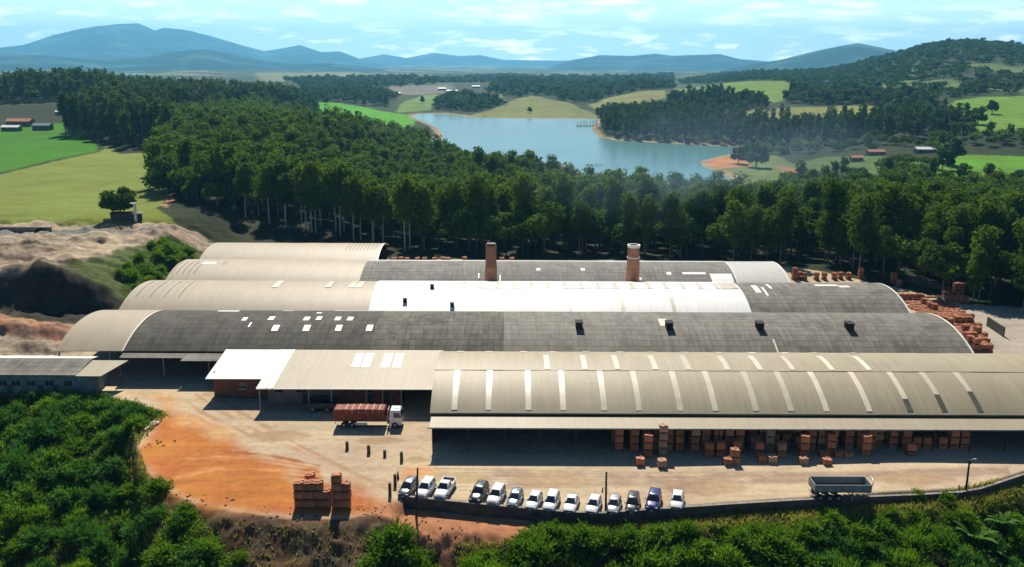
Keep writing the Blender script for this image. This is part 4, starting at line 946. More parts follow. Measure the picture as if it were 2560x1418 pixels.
make_wood('row of tall trees on the far right shore of the reservoir', [
    ([(1498, 318), (1512, 338), (1560, 352), (1620, 350), (1700, 356), (1800, 360), (1900, 364), (2000, 366), (2120, 362), (2230, 352), (2330, 352), (2420, 345), (2440, 328), (2380, 320), (2240, 322), (2060, 326), (1940, 326), (1780, 318), (1640, 306), (1540, 300)], 10.5, 19, 9, 230, 1.3, .7, False),
    ([(1480, 292), (1500, 303), (1600, 308), (1740, 300), (1690, 285), (1560, 282)], 14, 15, 10, 150, 1.6, .4, False),
    ([(1650, 262), (1700, 275), (1740, 290), (1830, 284), (1925, 275), (1925, 262), (1850, 250), (1780, 238), (1700, 248)], 13, 16, 11, 150, 1.7, .4, False)])
make_wood('dark woodland covering the right hill and its shoulders', [
    ([(1690, 205), (1800, 186), (1900, 172), (2000, 170), (2080, 164), (2160, 146), (2250, 124), (2300, 108), (2350, 98), (2420, 94), (2500, 98), (2580, 108), (2700, 120), (2700, 235), (2540, 236), (2400, 244), (2330, 262), (2240, 262), (2180, 256), (2060, 262), (1960, 254), (1990, 224), (1970, 206), (1900, 202), (1800, 208)], 27, 10, 20, 60, 3.0, .1, False),
    ([(2000, 226), (2100, 236), (2180, 232), (2230, 238), (2300, 245), (2210, 262), (2120, 262), (1990, 258), (1950, 262)], 15, 13, 14, 110, 2.2, .3, False),
    ([(2180, 300), (2230, 270), (2330, 255), (2350, 290), (2420, 310), (2430, 335), (2300, 325), (2190, 318)], 13, 15, 12, 130, 1.8, .3, False)])
make_wood('mixed woods in the middle distance beyond the reservoir', [
    ([(1085, 270), (1130, 278), (1200, 280), (1262, 262), (1230, 248), (1150, 240), (1100, 250)], 13, 12, 13, 130, 1.8, .2, False),
    ([(750, 215), (860, 218), (940, 232), (990, 240), (980, 262), (940, 268), (860, 258), (760, 254)], 17, 14, 14, 110, 2.0, .3, False),
    ([(1210, 236), (1260, 205), (1420, 208), (1660, 204), (1690, 222), (1600, 228), (1530, 242), (1470, 262), (1420, 256), (1360, 240), (1300, 244)], 22, 17, 18, 80, 3.0, .4, False),
    ([(700, 205), (900, 196), (1100, 200), (1240, 192), (1500, 196), (1680, 190), (1680, 206), (1400, 210), (1230, 206), (1060, 214), (900, 222), (760, 214)], 34, 15, 26, 45, 4.6, .3, False)])
make_wood('loose trees on the low meadows right of the reservoir', [
    ([(1900, 372), (2060, 366), (2200, 360), (2330, 362), (2330, 372), (2210, 376), (2070, 380), (1990, 388), (1900, 388)], 17, 11, 10, 150, 1.3, .2, False),
    ([(2330, 356), (2440, 348), (2560, 340), (2760, 340), (2760, 386), (2560, 374), (2430, 372), (2330, 380)], 16, 13, 11, 180, 1.3, .3, False),
    ([(1900, 470), (2010, 445), (2100, 432), (2330, 440), (2560, 462), (2760, 470), (2760, 540), (2300, 520), (1960, 500)], 13, 10, 9, 260, 1.1, .3, False),
    ([(2160, 440), (2180, 415), (2320, 405), (2330, 438), (2240, 446)], 15, 11, 11, 240, 1.1, .2, False)], LEAF_B)

# ------------------------------------------------------------------ shrubs, grass and plants of the bank
def shrub_proto(name, seed, h, w, n, size, leaf, style='round'):
    """many thin stems fanning out of one foot, each with loose leaves and a brighter rosette at its tip"""
    rng = np.random.default_rng(seed); ns = 60 if style == 'round' else 80; per = n // ns; C = []; D = []; T = []; mb = MB()
    for k in range(ns):
        a = rng.random() * 6.283; out = rng.random() ** .6; rr = w * .5 * out * (.8 + .4 * rng.random())
        tip = np.array([rr * math.cos(a), rr * math.sin(a), h * (1 - .55 * out ** 2) * (.55 + .5 * rng.random())]); foot = np.array([tip[0] * .25, tip[1] * .25, 0.0])
        bt = rng.random()
        u = rng.random(per) ** (.55 if style == 'round' else .8); m = foot + (tip - foot) * u[:, None]
        sp = (.42 if style == 'round' else .26) * (.35 + .65 * u)
        c = m + rng.normal(size=(per, 3)) * sp[:, None] * np.array([1, 1, .55]); C.append(c)
        d = (c - m) + (tip - foot) * (.12 if style == 'round' else .3) + np.array([0, 0, .15]); D.append(d); T.append(np.clip(bt * .45 + u * .35 + rng.random(per) * .35 - .1, 0, 1))
        if k % 4 == 0: mb.tube((foot[0], foot[1], -.6), tip * .9, .045, .015, 5, False)
    c = np.concatenate(C); d = np.concatenate(D); d /= np.linalg.norm(d, axis=1)[:, None] + 1e-6; n_ = len(c)
    up = rng.normal(size=(n_, 3)) * .55 + np.array([0, 0, .9]); b = np.cross(up, d); b /= np.linalg.norm(b, axis=1)[:, None] + 1e-6
    L_ = size * (.6 + .9 * rng.random(n_))[:, None]; asp = .34 if style == 'round' else .2
    V = np.stack([c - d * L_, c - b * L_ * asp, c + d * L_ * 1.1 - np.array([0, 0, .12]) * L_, c + b * L_ * asp], 1).reshape(-1, 3)
    root = thing(name, None, None)
    link_o(bpy.data.objects.new('foliage', np_mesh('foliage', V, np.arange(4 * n_).reshape(n_, 4), leaf, False, {'tint': ('FLOAT', np.repeat(np.concatenate(T), 4))})), root)
    mb.build('stem', BARKD, root, world=False); return root
SH_C = [shrub_proto('shrub', 300 + k, 3.2 + .4 * k, 5.4 + .6 * k, 6600, .25, LEAF_C, 'tuft' if k == 2 else 'round') for k in range(4)]
SH_G = [shrub_proto('shrub', 320 + k, 2.6 + .35 * k, 4.2 + .5 * k, 5600, .24, LEAF_S, 'round' if k % 2 else 'tuft') for k in range(4)]
SH_D = [shrub_proto('shrub', 340 + k, 1.9 + .3 * k, 3.0, 3000, .2, LEAF_D, 'tuft') for k in range(2)]
rngS = np.random.default_rng(9)
def plant(protos, px, py, sc, label, group, cat='shrub', rest=.0):
    g = G(px, py); x, y = g[0], g[1]
    return first_or_copy(protos[int(rngS.integers(0, len(protos)))], USED, (x, y, H1(x, y) - .15), rngS.random() * 6.28, sc * (.85 + .3 * rngS.random()), label, group, cat)
def pip(px, py, poly):
    return bool(inside_sd(np.array([float(px)]), np.array([float(py)]), poly)[0] > 0)
LEFTB = [(-60, 1010), (60, 1000), (260, 1000), (330, 1030), (400, 1050), (330, 1110), (310, 1180), (370, 1225), (400, 1290), (520, 1330), (570, 1425), (560, 1530), (-60, 1530)]
lab_l = 'dense blue green leafy shrub in the thicket on the left bank below the teal house'
lab_g = 'bright fresh green shrub among the darker thicket on the left bank'
cells = []
y = 1012.0
while y < 1525:
    stp = 60 + (y - 1000) * .085; x = -50.0 + (stp / 2 if int(y) % 2 else 0)
    while x < 570:
        qx, qy = x + rngS.normal() * 14, y + rngS.normal() * 9
        if pip(qx, qy, LEFTB): cells.append((qx, qy))
        x += stp
    y += stp * .52
for qx, qy in cells:
    u_ = .55 + .45 * min(1, max(0, (qy - 1005) / 60)) if qx < 300 else .75
    if rngS.random() < .5: plant(SH_C, qx, qy, .95 * u_, lab_l, 'shrubs of the left thicket')
    else: plant(SH_G, qx, qy, 1.05 * u_, lab_g, 'bright shrubs of the left thicket')
for qx, qy, sc in ((392, 1242, .8), (378, 1050, .45), (398, 1040, .4), (470, 1340, .6), (520, 1390, .7), (600, 1410, .6), (462, 1290, .5)):
    plant(SH_G, qx, qy, sc, 'small green shrub alone on the bare crumbling bank beside the orange earth', 'lone shrubs on the bare bank')
for qx, qy, sc in ((985, 1395, 1.15), (1045, 1425, .9), (930, 1440, .8), (1010, 1450, 1.0), (1080, 1465, .8)):
    plant(SH_G, qx, qy, sc, 'light green shrub in the clump on the bare soil bank below the first pole', 'shrub clump below the first pole')
for qx, qy, sc in ((1190, 1440, .9), (1230, 1470, .9), (1270, 1440, .7), (1215, 1410, .6), (1165, 1475, .7)):
    plant(SH_G, qx, qy, sc, 'yellow green tufted shrub at the foot of the bare soil bank', 'tufted shrubs at the foot of the bank')
RIGHTB = [(1300, 1400), (1350, 1345), (1480, 1352), (1600, 1352), (1760, 1340), (1900, 1330), (2060, 1322), (2180, 1318), (2330, 1310), (2420, 1290), (2520, 1260), (2640, 1225), (2760, 1190), (2760, 1540), (1270, 1540)]
y = 1265.0
while y < 1535:
    stp = 60 + (y - 1300) * .06; x = 1290.0 + (stp / 2 if int(y * 3) % 2 else 0)
    while x < 2760:
        qx, qy = x + rngS.normal() * 15, y + rngS.normal() * 8
        if pip(qx, qy, RIGHTB):
            u = rngS.random(); low = .60 + .5 * min(1, max(0, (qy - 1320) / 90))
            if u < .58: plant(SH_G, qx, qy, .95 * low, 'bushy mid green shrub in the belt below the retaining wall', 'green shrubs below the retaining wall')
            elif u < .82: plant(SH_C, qx, qy, .68 * low, 'broad dark green shrub in the belt below the retaining wall', 'dark shrubs below the retaining wall')
            else: plant(SH_D, qx, qy, .95 * low, 'dry grey olive bush in the belt below the retaining wall', 'dry bushes below the retaining wall')
        x += stp
    y += stp * .55
for qx, qy, sc in ((2290, 1255, .55), (2360, 1262, .45), (1345, 1302, .4), (1395, 1318, .35), (1840, 1290, .4), (2225, 1296, .55), (2280, 1300, .5)):
    plant(SH_G, qx, qy, sc, 'small green shrub in the dry grass right at the retaining wall', 'small shrubs along the wall')
# banana plants at the lower right
def banana_proto(seed):
    rng = np.random.default_rng(seed); root = thing('banana_plant', None, None)
    for k in range(9):
        a = k * .75 + rng.random() * .5; L_ = 2.6 + rng.random(); up = .9 + .5 * rng.random(); V = []; n = 8
        for i in range(n + 1):
            t = i / n; r = L_ * .75 * t; z = 1.2 + up * 2.1 * t - 1.5 * t * t * (1.6 - up * .5); w = .36 * math.sin(math.pi * (t * .92 + .05)) ** .7
            for s, dz in ((-1, .10), (0, 0), (1, .10)): V.append((r * math.cos(a) - s * w * math.sin(a), r * math.sin(a) + s * w * math.cos(a), z + dz * w * 2))
        V = np.array(V); i = np.arange((n + 1) * 3).reshape(n + 1, 3); Q = np.stack([i[:-1, :-1].ravel(), i[1:, :-1].ravel(), i[1:, 1:].ravel(), i[:-1, 1:].ravel()], 1)
        link_o(bpy.data.objects.new('leaf', np_mesh('leaf', V, Q, LEAF_K, True, {'tint': ('FLOAT', np.full(len(V), rng.random()))})), root)
    m = MB(); m.tube((0, 0, -.5), (0, 0, 1.5), .16, .10, 8, False); m.build('stem', plain('banana_stem', (.12, .16, .05), .7), root, world=False); return root
BAN = [banana_proto(4), banana_proto(7)]
for qx, qy, sc in ((2500, 1330, 1.0), (2545, 1375, .9), (2430, 1370, 1.05), (2470, 1400, .9), (2400, 1410, .8)):
    plant(BAN, qx, qy, sc, 'banana plant with long arching leaves at the far end of the shrub belt', 'banana plants', 'plant')
# grass cover on the bank and by the wall
def grass_cover(name, polys, label):
    rng = np.random.default_rng(3); Vs = []; Ts = []
    for poly, n, h, tn in polys:
        P4 = np.array([G(a, b)[:2] for a, b in poly]); pl = [tuple(q) for q in P4]
        lo, hi = P4.min(0), P4.max(0); p = lo + rng.random((n * 3, 2)) * (hi - lo); p = p[inside_sd(p[:, 0], p[:, 1], pl) > 0][:n]
        z = height(p[:, 0], p[:, 1]); m = len(p); a = rng.random(m) * 6.28; hh = h * (.5 + rng.random(m)); w = .05 + .08 * rng.random(m); ln = rng.normal(size=(m, 2)) * .35 * hh[:, None]
        dx = np.stack([np.cos(a), np.sin(a)], 1) * w[:, None]; b0 = np.concatenate([p - dx, z[:, None] - .05], 1); b1 = np.concatenate([p + dx, z[:, None] - .05], 1)
        t0 = np.concatenate([p + ln + dx * .3, (z + hh)[:, None]], 1); t1 = np.concatenate([p + ln - dx * .3, (z + hh)[:, None]], 1)
        Vs.append(np.stack([b0, b1, t0, t1], 1).reshape(-1, 3)); Ts.append(np.repeat(np.clip(tn + rng.normal(size=m) * .22, 0, 1), 4))
    V = np.concatenate(Vs); o = bpy.data.objects.new(name, np_mesh(name, V, np.arange(len(V)).reshape(-1, 4), LEAF_G, False, {'tint': ('FLOAT', np.concatenate(Ts))}))
    link_o(o); tag(o, label, 'grass', None, 'stuff')
grass_cover('grass', [
    ([(1345, 1300), (1500, 1305), (1700, 1296), (2000, 1275), (2300, 1258), (2420, 1245), (2520, 1215), (2640, 1180), (2640, 1250), (2400, 1300), (2000, 1335), (1700, 1350), (1500, 1362), (1350, 1365)], 26000, .45, .75),
    ([(1300, 1340), (1600, 1350), (2000, 1330), (2640, 1240), (2640, 1500), (1300, 1500)], 22000, .6, .25),
    ([(-50, 1000), (300, 1000), (420, 1040), (340, 1120), (400, 1260), (560, 1420), (560, 1500), (-50, 1500)], 20000, .6, .2),
    ([(430, 1300), (700, 1320), (960, 1330), (960, 1480), (430, 1480)], 900, .3, .1),
    ([(1130, 1370), (1300, 1355), (1300, 1480), (1150, 1480)], 1800, .4, .3)], 'dry and green grass covering the bank below the yard')
# tangle of leaves filling the thickets between the shrubs
def tangle(name, polys, label):
    rng = np.random.default_rng(8); Vs = []; Ts = []; Qs = []; off = 0
    for poly, n, hgt, size, tn in polys:
        P4 = np.array([G(a, b)[:2] for a, b in poly]); pl = [tuple(q) for q in P4]; lo, hi = P4.min(0), P4.max(0)
        p = lo + rng.random((n * 4, 2)) * (hi - lo); p = p[inside_sd(p[:, 0], p[:, 1], pl) > 0][:n]
        cl = fbm(p[:, 0] / 2.2, p[:, 1] / 2.2, 61, 3); z = height(p[:, 0], p[:, 1]) + hgt * np.clip((cl - .3) * 2.2, .05, 1.2) * (.35 + .75 * rng.random(len(p)))
        c = np.concatenate([p, z[:, None]], 1); m = len(c); nn = rng.normal(size=(m, 3)) * .7; nn[:, 2] += .8; nn /= np.linalg.norm(nn, axis=1)[:, None]
        a = np.cross(nn, rng.normal(size=(m, 3))); a /= np.linalg.norm(a, axis=1)[:, None]; b = np.cross(nn, a); sz = size * (.5 + rng.random(m))[:, None]
        Vs.append(np.stack([c - a * sz * 1.3, c - b * sz * .4, c + a * sz * 1.3, c + b * sz * .5], 1).reshape(-1, 3)); Ts.append(np.repeat(np.clip(tn + (cl - .5) * 1.2 + rng.normal(size=m) * .2, 0, 1), 4))
    V = np.concatenate(Vs); o = bpy.data.objects.new(name, np_mesh(name, V, np.arange(len(V)).reshape(-1, 4), LEAF_S, False, {'tint': ('FLOAT', np.concatenate(Ts))}))
    link_o(o); tag(o, label, 'undergrowth', None, 'stuff')
tangle('undergrowth', [
    ([(-80, 1000), (260, 996), (400, 1040), (335, 1110), (315, 1180), (400, 1260), (440, 1310), (530, 1340), (580, 1430), (580, 1540), (-80, 1540)], 52000, 1.7, .17, .35),
    ([(1330, 1330), (1480, 1345), (1600, 1345), (1900, 1322), (2180, 1308), (2420, 1280), (2660, 1215), (2660, 1540), (1290, 1540), (1300, 1400)], 46000, 1.1, .15, .4),
    ([(930, 1360), (1090, 1380), (1110, 1480), (920, 1480)], 2500, .8, .15, .5), ([(1150, 1400), (1300, 1370), (1300, 1500), (1150, 1500)], 3500, .7, .15, .6),
    ([(430, 1300), (560, 1360), (600, 1500), (440, 1500)], 3000, .7, .15, .3), ([(300, 740), (330, 660), (400, 590), (470, 610), (500, 650), (420, 720), (380, 745)], 5000, .8, .2, .3)], 'tangled green undergrowth filling the banks between the shrubs')
# green slope and field edge left of the sheds
for qx, qy, sc in ((330, 700, .9), (360, 690, 1.0), (320, 670, .7), (395, 650, .9), (420, 640, 1.0), (440, 625, .9), (380, 620, .6), (410, 610, .7), (350, 650, .6), (455, 650, .9), (370, 715, .7), (340, 725, .6), (470, 640, .8), (300, 690, .6), (430, 660, .9), (400, 680, .9), (385, 700, .8)):
    plant(SH_G, qx, qy, sc, 'olive green bush on the steep slope beside the ends of the back sheds', 'bushes on the slope beside the sheds')
lone = tree_proto('umbrella_tree', 'b', 400, 9.5, 11.5, 3000, .6, LEAF_B, BARKD, r=.28, lo=.28)
g = G(303, 545); lone.location = (g[0], g[1], H1(g[0], g[1])); tag(lone, 'lone dark spreading tree at the lower edge of the pale green field', 'tree')
for j, (qx, qy, sc) in enumerate(((316, 372, 1.15),)):
    g = G(qx, qy); first_or_copy(PE[0], USED, (g[0], g[1], H1(g[0], g[1]) - .2), 1.0, sc, 'tall eucalyptus standing forward of the wood at the top of the field', 'eucalyptus at the field top')
FT = [tree_proto('meadow_tree', 'b', 420 + k, 9.5 + 1.5 * k, 8 + k, 700, .9, LEAF_F, BARKD, r=.3, lo=.16) for k in range(2)]
for qx, qy, sc, lb in ((1325, 283, .9, 'small round tree alone on the olive meadow beside the reservoir'), (1055, 258, 1.1, 'single tree halfway up the green slope at the head of the reservoir'), (815, 262, 1.2, 'single dark tree on the bright green field left of the reservoir'),
                       (1890, 418, 1.7, 'big round dark tree on the meadow behind the orange beach'), (1845, 410, 1.3, 'tall dark tree at the edge of the orange beach'), (1862, 398, 1.2, 'narrow tree just behind the orange beach'),
                       (2445, 312, 1.6, 'tall dark tree on the bright right hand hill field'), (2480, 285, 1.4, 'wide low tree on the crest of the right hand hill field'), (2375, 414, 1.9, 'big spreading tree on the bright meadow at the right edge'), (2355, 425, 1.4, 'smaller tree beside the spreading tree on the right meadow'),
                       (2155, 303, 1.2, 'small tree at the near edge of the olive field'), (1570, 288, 1.1, 'dark tree clump beside the peninsula wood')):
    g = G(qx, qy); first_or_copy(FT[int(rngS.integers(0, 2))], USED, (g[0], g[1], H1(g[0], g[1]) - .2), rngS.random() * 6, sc, lb, 'single trees on the far meadows')

# ------------------------------------------------------------------ parked cars
def loft(rings, closed=True):
    n = len(rings[0]); vs = [p for r in rings for p in r]; fs = []
    for k in range(len(rings) - 1):
        for i in range(n): fs.append((k * n + i, k * n + (i + 1) % n, (k + 1) * n + (i + 1) % n, (k + 1) * n + i))
    fs.append(tuple(range(n - 1, -1, -1))); fs.append(tuple((len(rings) - 1) * n + i for i in range(n))); return vs, fs
def car_proto(kind):
    """nose along +x; hatch, sedan, suv or pickup"""
    L_, Wd, Hh, belt, hood, cab0, cab1, roof0, roof1 = {
        'hatch': (3.95, 1.70, 1.48, .92, .88, -1.86, 1.00, -1.45, .12), 'mpv': (4.2, 1.72, 1.62, .95, .92, -1.98, 1.15, -1.75, .30),
        'sedan': (4.35, 1.72, 1.44, .90, .86, -1.55, 1.02, -.95, .10), 'suv': (4.35, 1.82, 1.70, 1.05, 1.02, -2.05, 1.00, -1.85, .25),
        'pickup': (5.1, 1.82, 1.72, 1.05, 1.03, -.75, 1.15, -.55, .42)}[kind]
    root = thing('parked_car', None, None); hw = Wd / 2; h = L_ / 2
    st = [(-h, .80, .42, .55), (-h + .12, .90, .34, belt - .12), (-h + .5, .97, .24, belt), (-.6, 1, .22, belt), (cab1 - .35, 1, .22, belt), (cab1 + .1, .985, .24, hood), (h - .45, .95, .26, hood - .12), (h - .12, .86, .32, hood - .26), (h, .74, .40, .52)]
    if kind == 'pickup': st = [(x, w, a, (b if x > -1.0 else b - .28 if x > -2.4 else b - .3)) for x, w, a, b in st]
    rings = []
    for x, w, z0, z1 in st:
        W2 = hw * w; zm = z0 + (z1 - z0) * .55
        half = [(W2 * .80, z0), (W2, z0 + .10), (W2, zm), (W2 * .965, z1 - .10), (W2 * .86, z1), (W2 * .40, z1 + .035)]
        rings.append([(x, -y, z) for y, z in half] + [(x, y, z) for y, z in reversed(half)])
    vs, fs = loft(rings); b = MB(); b.add(vs, fs, True)
    # cabin shell
    def ring(z, xa_, xb_, w): return [(xa_, -w * .86, z), (xa_ + .12, -w, z), (xb_ - .15, -w, z), (xb_, -w * .80, z), (xb_, w * .80, z), (xb_ - .15, w, z), (xa_ + .12, w, z), (xa_, w * .86, z)]
    wb, wr = hw * .90, hw * .70; zb = belt - .06; zr = Hh - .06
    m1 = [ring(zb, cab0, cab1, wb), ring(zb + (zr - zb) * .55, cab0 + (roof0 - cab0) * .45, cab1 + (roof1 - cab1) * .52, wb * .5 + wr * .5 + .02), ring(zr, roof0, roof1, wr), ring(Hh, roof0 + .28, roof1 - .30, wr * .82)]
    vs, fs = loft(m1); b.add(vs, fs, True)
    if kind == 'pickup':
        for s in (-1, 1): b.box((-1.6, s * (hw - .06), .93), (1.75, .10, .34))
        b.box((-2.49, 0, .93), (.09, Wd - .1, .34))
    body = b.build('body', paint('car_paint_white', (.80, .80, .78)), root, world=False)
    if kind == 'pickup':
        q = MB(); q.box((-1.62, 0, .815), (1.68, Wd - .26, .10)); q.build('bed_liner', RUBBER, root, world=False)
    def pane(name, quad, off):
        c = sum((Vector(p) for p in quad), Vector()) / 4; nn = (Vector(quad[1]) - Vector(quad[0])).cross(Vector(quad[3]) - Vector(quad[0])).normalized()
        if nn.dot(c - Vector((0, 0, .6))) < 0: nn = -nn
        pts_ = [c + (Vector(p) - c) * .93 + nn * off for p in quad]; q = MB(); q.add([tuple(p) for p in pts_] + [tuple(p - nn * .03) for p in pts_], [(0, 1, 2, 3), (7, 6, 5, 4), (0, 4, 5, 1), (1, 5, 6, 2), (2, 6, 7, 3), (3, 7, 4, 0)])
        return q.build(name, GLASSB, root, world=False)
    zl, zt = belt + .03, zr - .02; k0 = (zl - zb) / (zr - zb); k1 = (zt - zb) / (zr - zb)
    def fx(k): return cab1 + (roof1 - cab1) * (k * .95 if k < .55 else .52 + (k - .55) / .45 * .48)
    def rx(k): return cab0 + (roof0 - cab0) * (k * .82 if k < .55 else .45 + (k - .55) / .45 * .55)
    def wd(k): return wb + (wr - wb) * k + (.02 if .2 < k < .8 else 0)
    pane('windscreen', [(fx(k0), -wd(k0) * .84, zl), (fx(k0), wd(k0) * .84, zl), (fx(k1), wd(k1) * .84, zt), (fx(k1), -wd(k1) * .84, zt)], .045)
    pane('rear_window', [(rx(k0), wd(k0) * .84, zl), (rx(k0), -wd(k0) * .84, zl), (rx(k1), -wd(k1) * .84, zt), (rx(k1), wd(k1) * .84, zt)], .045)
    xm_ = (cab0 + cab1) / 2 - .1
    for s in (-1, 1):
        for xa_, xb_, xc, xd in ((xm_ + .05, fx(k0) - .22, fx(k1) - .18, xm_ + .05), (rx(k0) + .2, xm_ - .05, xm_ - .05, rx(k1) + .16)):
            pane('side_window', [(xa_, s * wd(k0), zl), (xb_, s * wd(k0), zl), (xc, s * wd(k1), zt), (xd, s * wd(k1), zt)], .03)
    for s in (-1, 1):
        for x in (h - .78, -h + .75):
            r = .31 if kind in ('hatch', 'sedan', 'mpv') else .36
            q = MB(); q.tube((x, s * (hw - .20), r), (x, s * (hw + .012), r), r, r, 16); w_ = q.build('wheel', RUBBER, root, world=False)
            q = MB(); q.tube((x, s * (hw + .005), r), (x, s * (hw + .025), r), r * .62, r * .55, 12); q.build('rim', RIMM, w_, world=False)
        q = MB(); q.box((h - .20, s * hw * .62, hood - .30), (.26, .34, .15)); q.build('headlight', plain('headlight_lens', (.55, .57, .58), .1, .1), root, world=False, bevel=.03)
        q = MB(); q.box((cab1 - .30, s * (hw + .07), belt + .08), (.12, .18, .13)); q.build('wing_mirror', body.data.materials[0], root, world=False, bevel=.02)
        q = MB(); q.box((-h + .04, s * hw * .70, belt - .22), (.12, .2, .26)); q.build('tail_light', plain('red_lens', (.30, .02, .015), .2), root, world=False)
    q = MB(); q.box((h - .03, 0, .52), (.08, hw * 1.0, .16)); q.build('grille', RUBBER, root, world=False)
    q = MB(); q.box((h + .02, 0, .40), (.03, .42, .13)); q.build('number_plate', plain('grey_number_plate', (.45, .46, .46), .5), root, world=False)
    return root, body
KINDS = {}
CARS = [(1021, 1219, 'mpv', (.20, .20, .20), .7, 'silver grey people carrier, first in the parking row, beside the black power pole'),
        (1064, 1222, 'suv', (.80, .80, .78), 0, 'white estate car just right of the first power pole'),
        (1112, 1221, 'pickup', (.80, .80, .78), 0, 'white pickup with an open black load bed'),
        (1198, 1233, 'suv', (.014, .026, .024), 0, 'very dark green off-roader beside the gap in the parking row'),
        (1241, 1239, 'suv', (.80, .79, .76), 0, 'boxy white off-roader next to the dark green one'),
        (1288, 1245, 'hatch', (.25, .31, .36), .6, 'pale silver blue hatchback with a dark roof side'),
        (1335, 1251, 'hatch', (.80, .80, .79), 0, 'white hatchback next to the silver blue car'),
        (1379, 1253, 'mpv', (.81, .81, .80), 0, 'tall white hatchback with big side windows in the middle of the row'),
        (1428, 1256, 'sedan', (.82, .82, .82), 0, 'clean white saloon in the middle of the row, gap on its right'),
        (1484, 1261, 'hatch', (.79, .79, .77), 0, 'white hatchback just left of the second power pole'),
        (1535, 1261, 'hatch', (.46, .45, .44), .3, 'light silver hatchback directly behind the second power pole'),
        (1582, 1258, 'mpv', (.045, .05, .048), .3, 'charcoal grey hatchback beside the blue car'),
        (1634, 1252, 'suv', (.02, .035, .14), .2, 'dark blue crossover with a white glare on its bonnet'),
        (1693, 1250, 'hatch', (.77, .77, .75), 0, 'white hatchback standing alone at the right end of the row')]
for k, (px, py, kind, colr, met, lab) in enumerate(CARS):
    p = P(px, py, .65); rz = math.radians(-104 + (k % 3 - 1) * 1.6)
    if kind not in KINDS:
        o, body = car_proto(kind); KINDS[kind] = o; o.location = (p[0], p[1], 0); o.rotation_euler = (0, 0, rz); o['label'] = lab; o['group'] = 'cars parked along the retaining wall'
    else: o = dup(KINDS[kind], (p[0], p[1], 0), rz, lab, 'cars parked along the retaining wall')
    o['category'] = 'pickup' if kind == 'pickup' else 'car'
    pm = paint('car_paint_%d' % k, colr, .25, met)
    for c in o.children:
        if c.name.split('.')[0] in ('body', 'wing_mirror'): set_mat(c, pm)

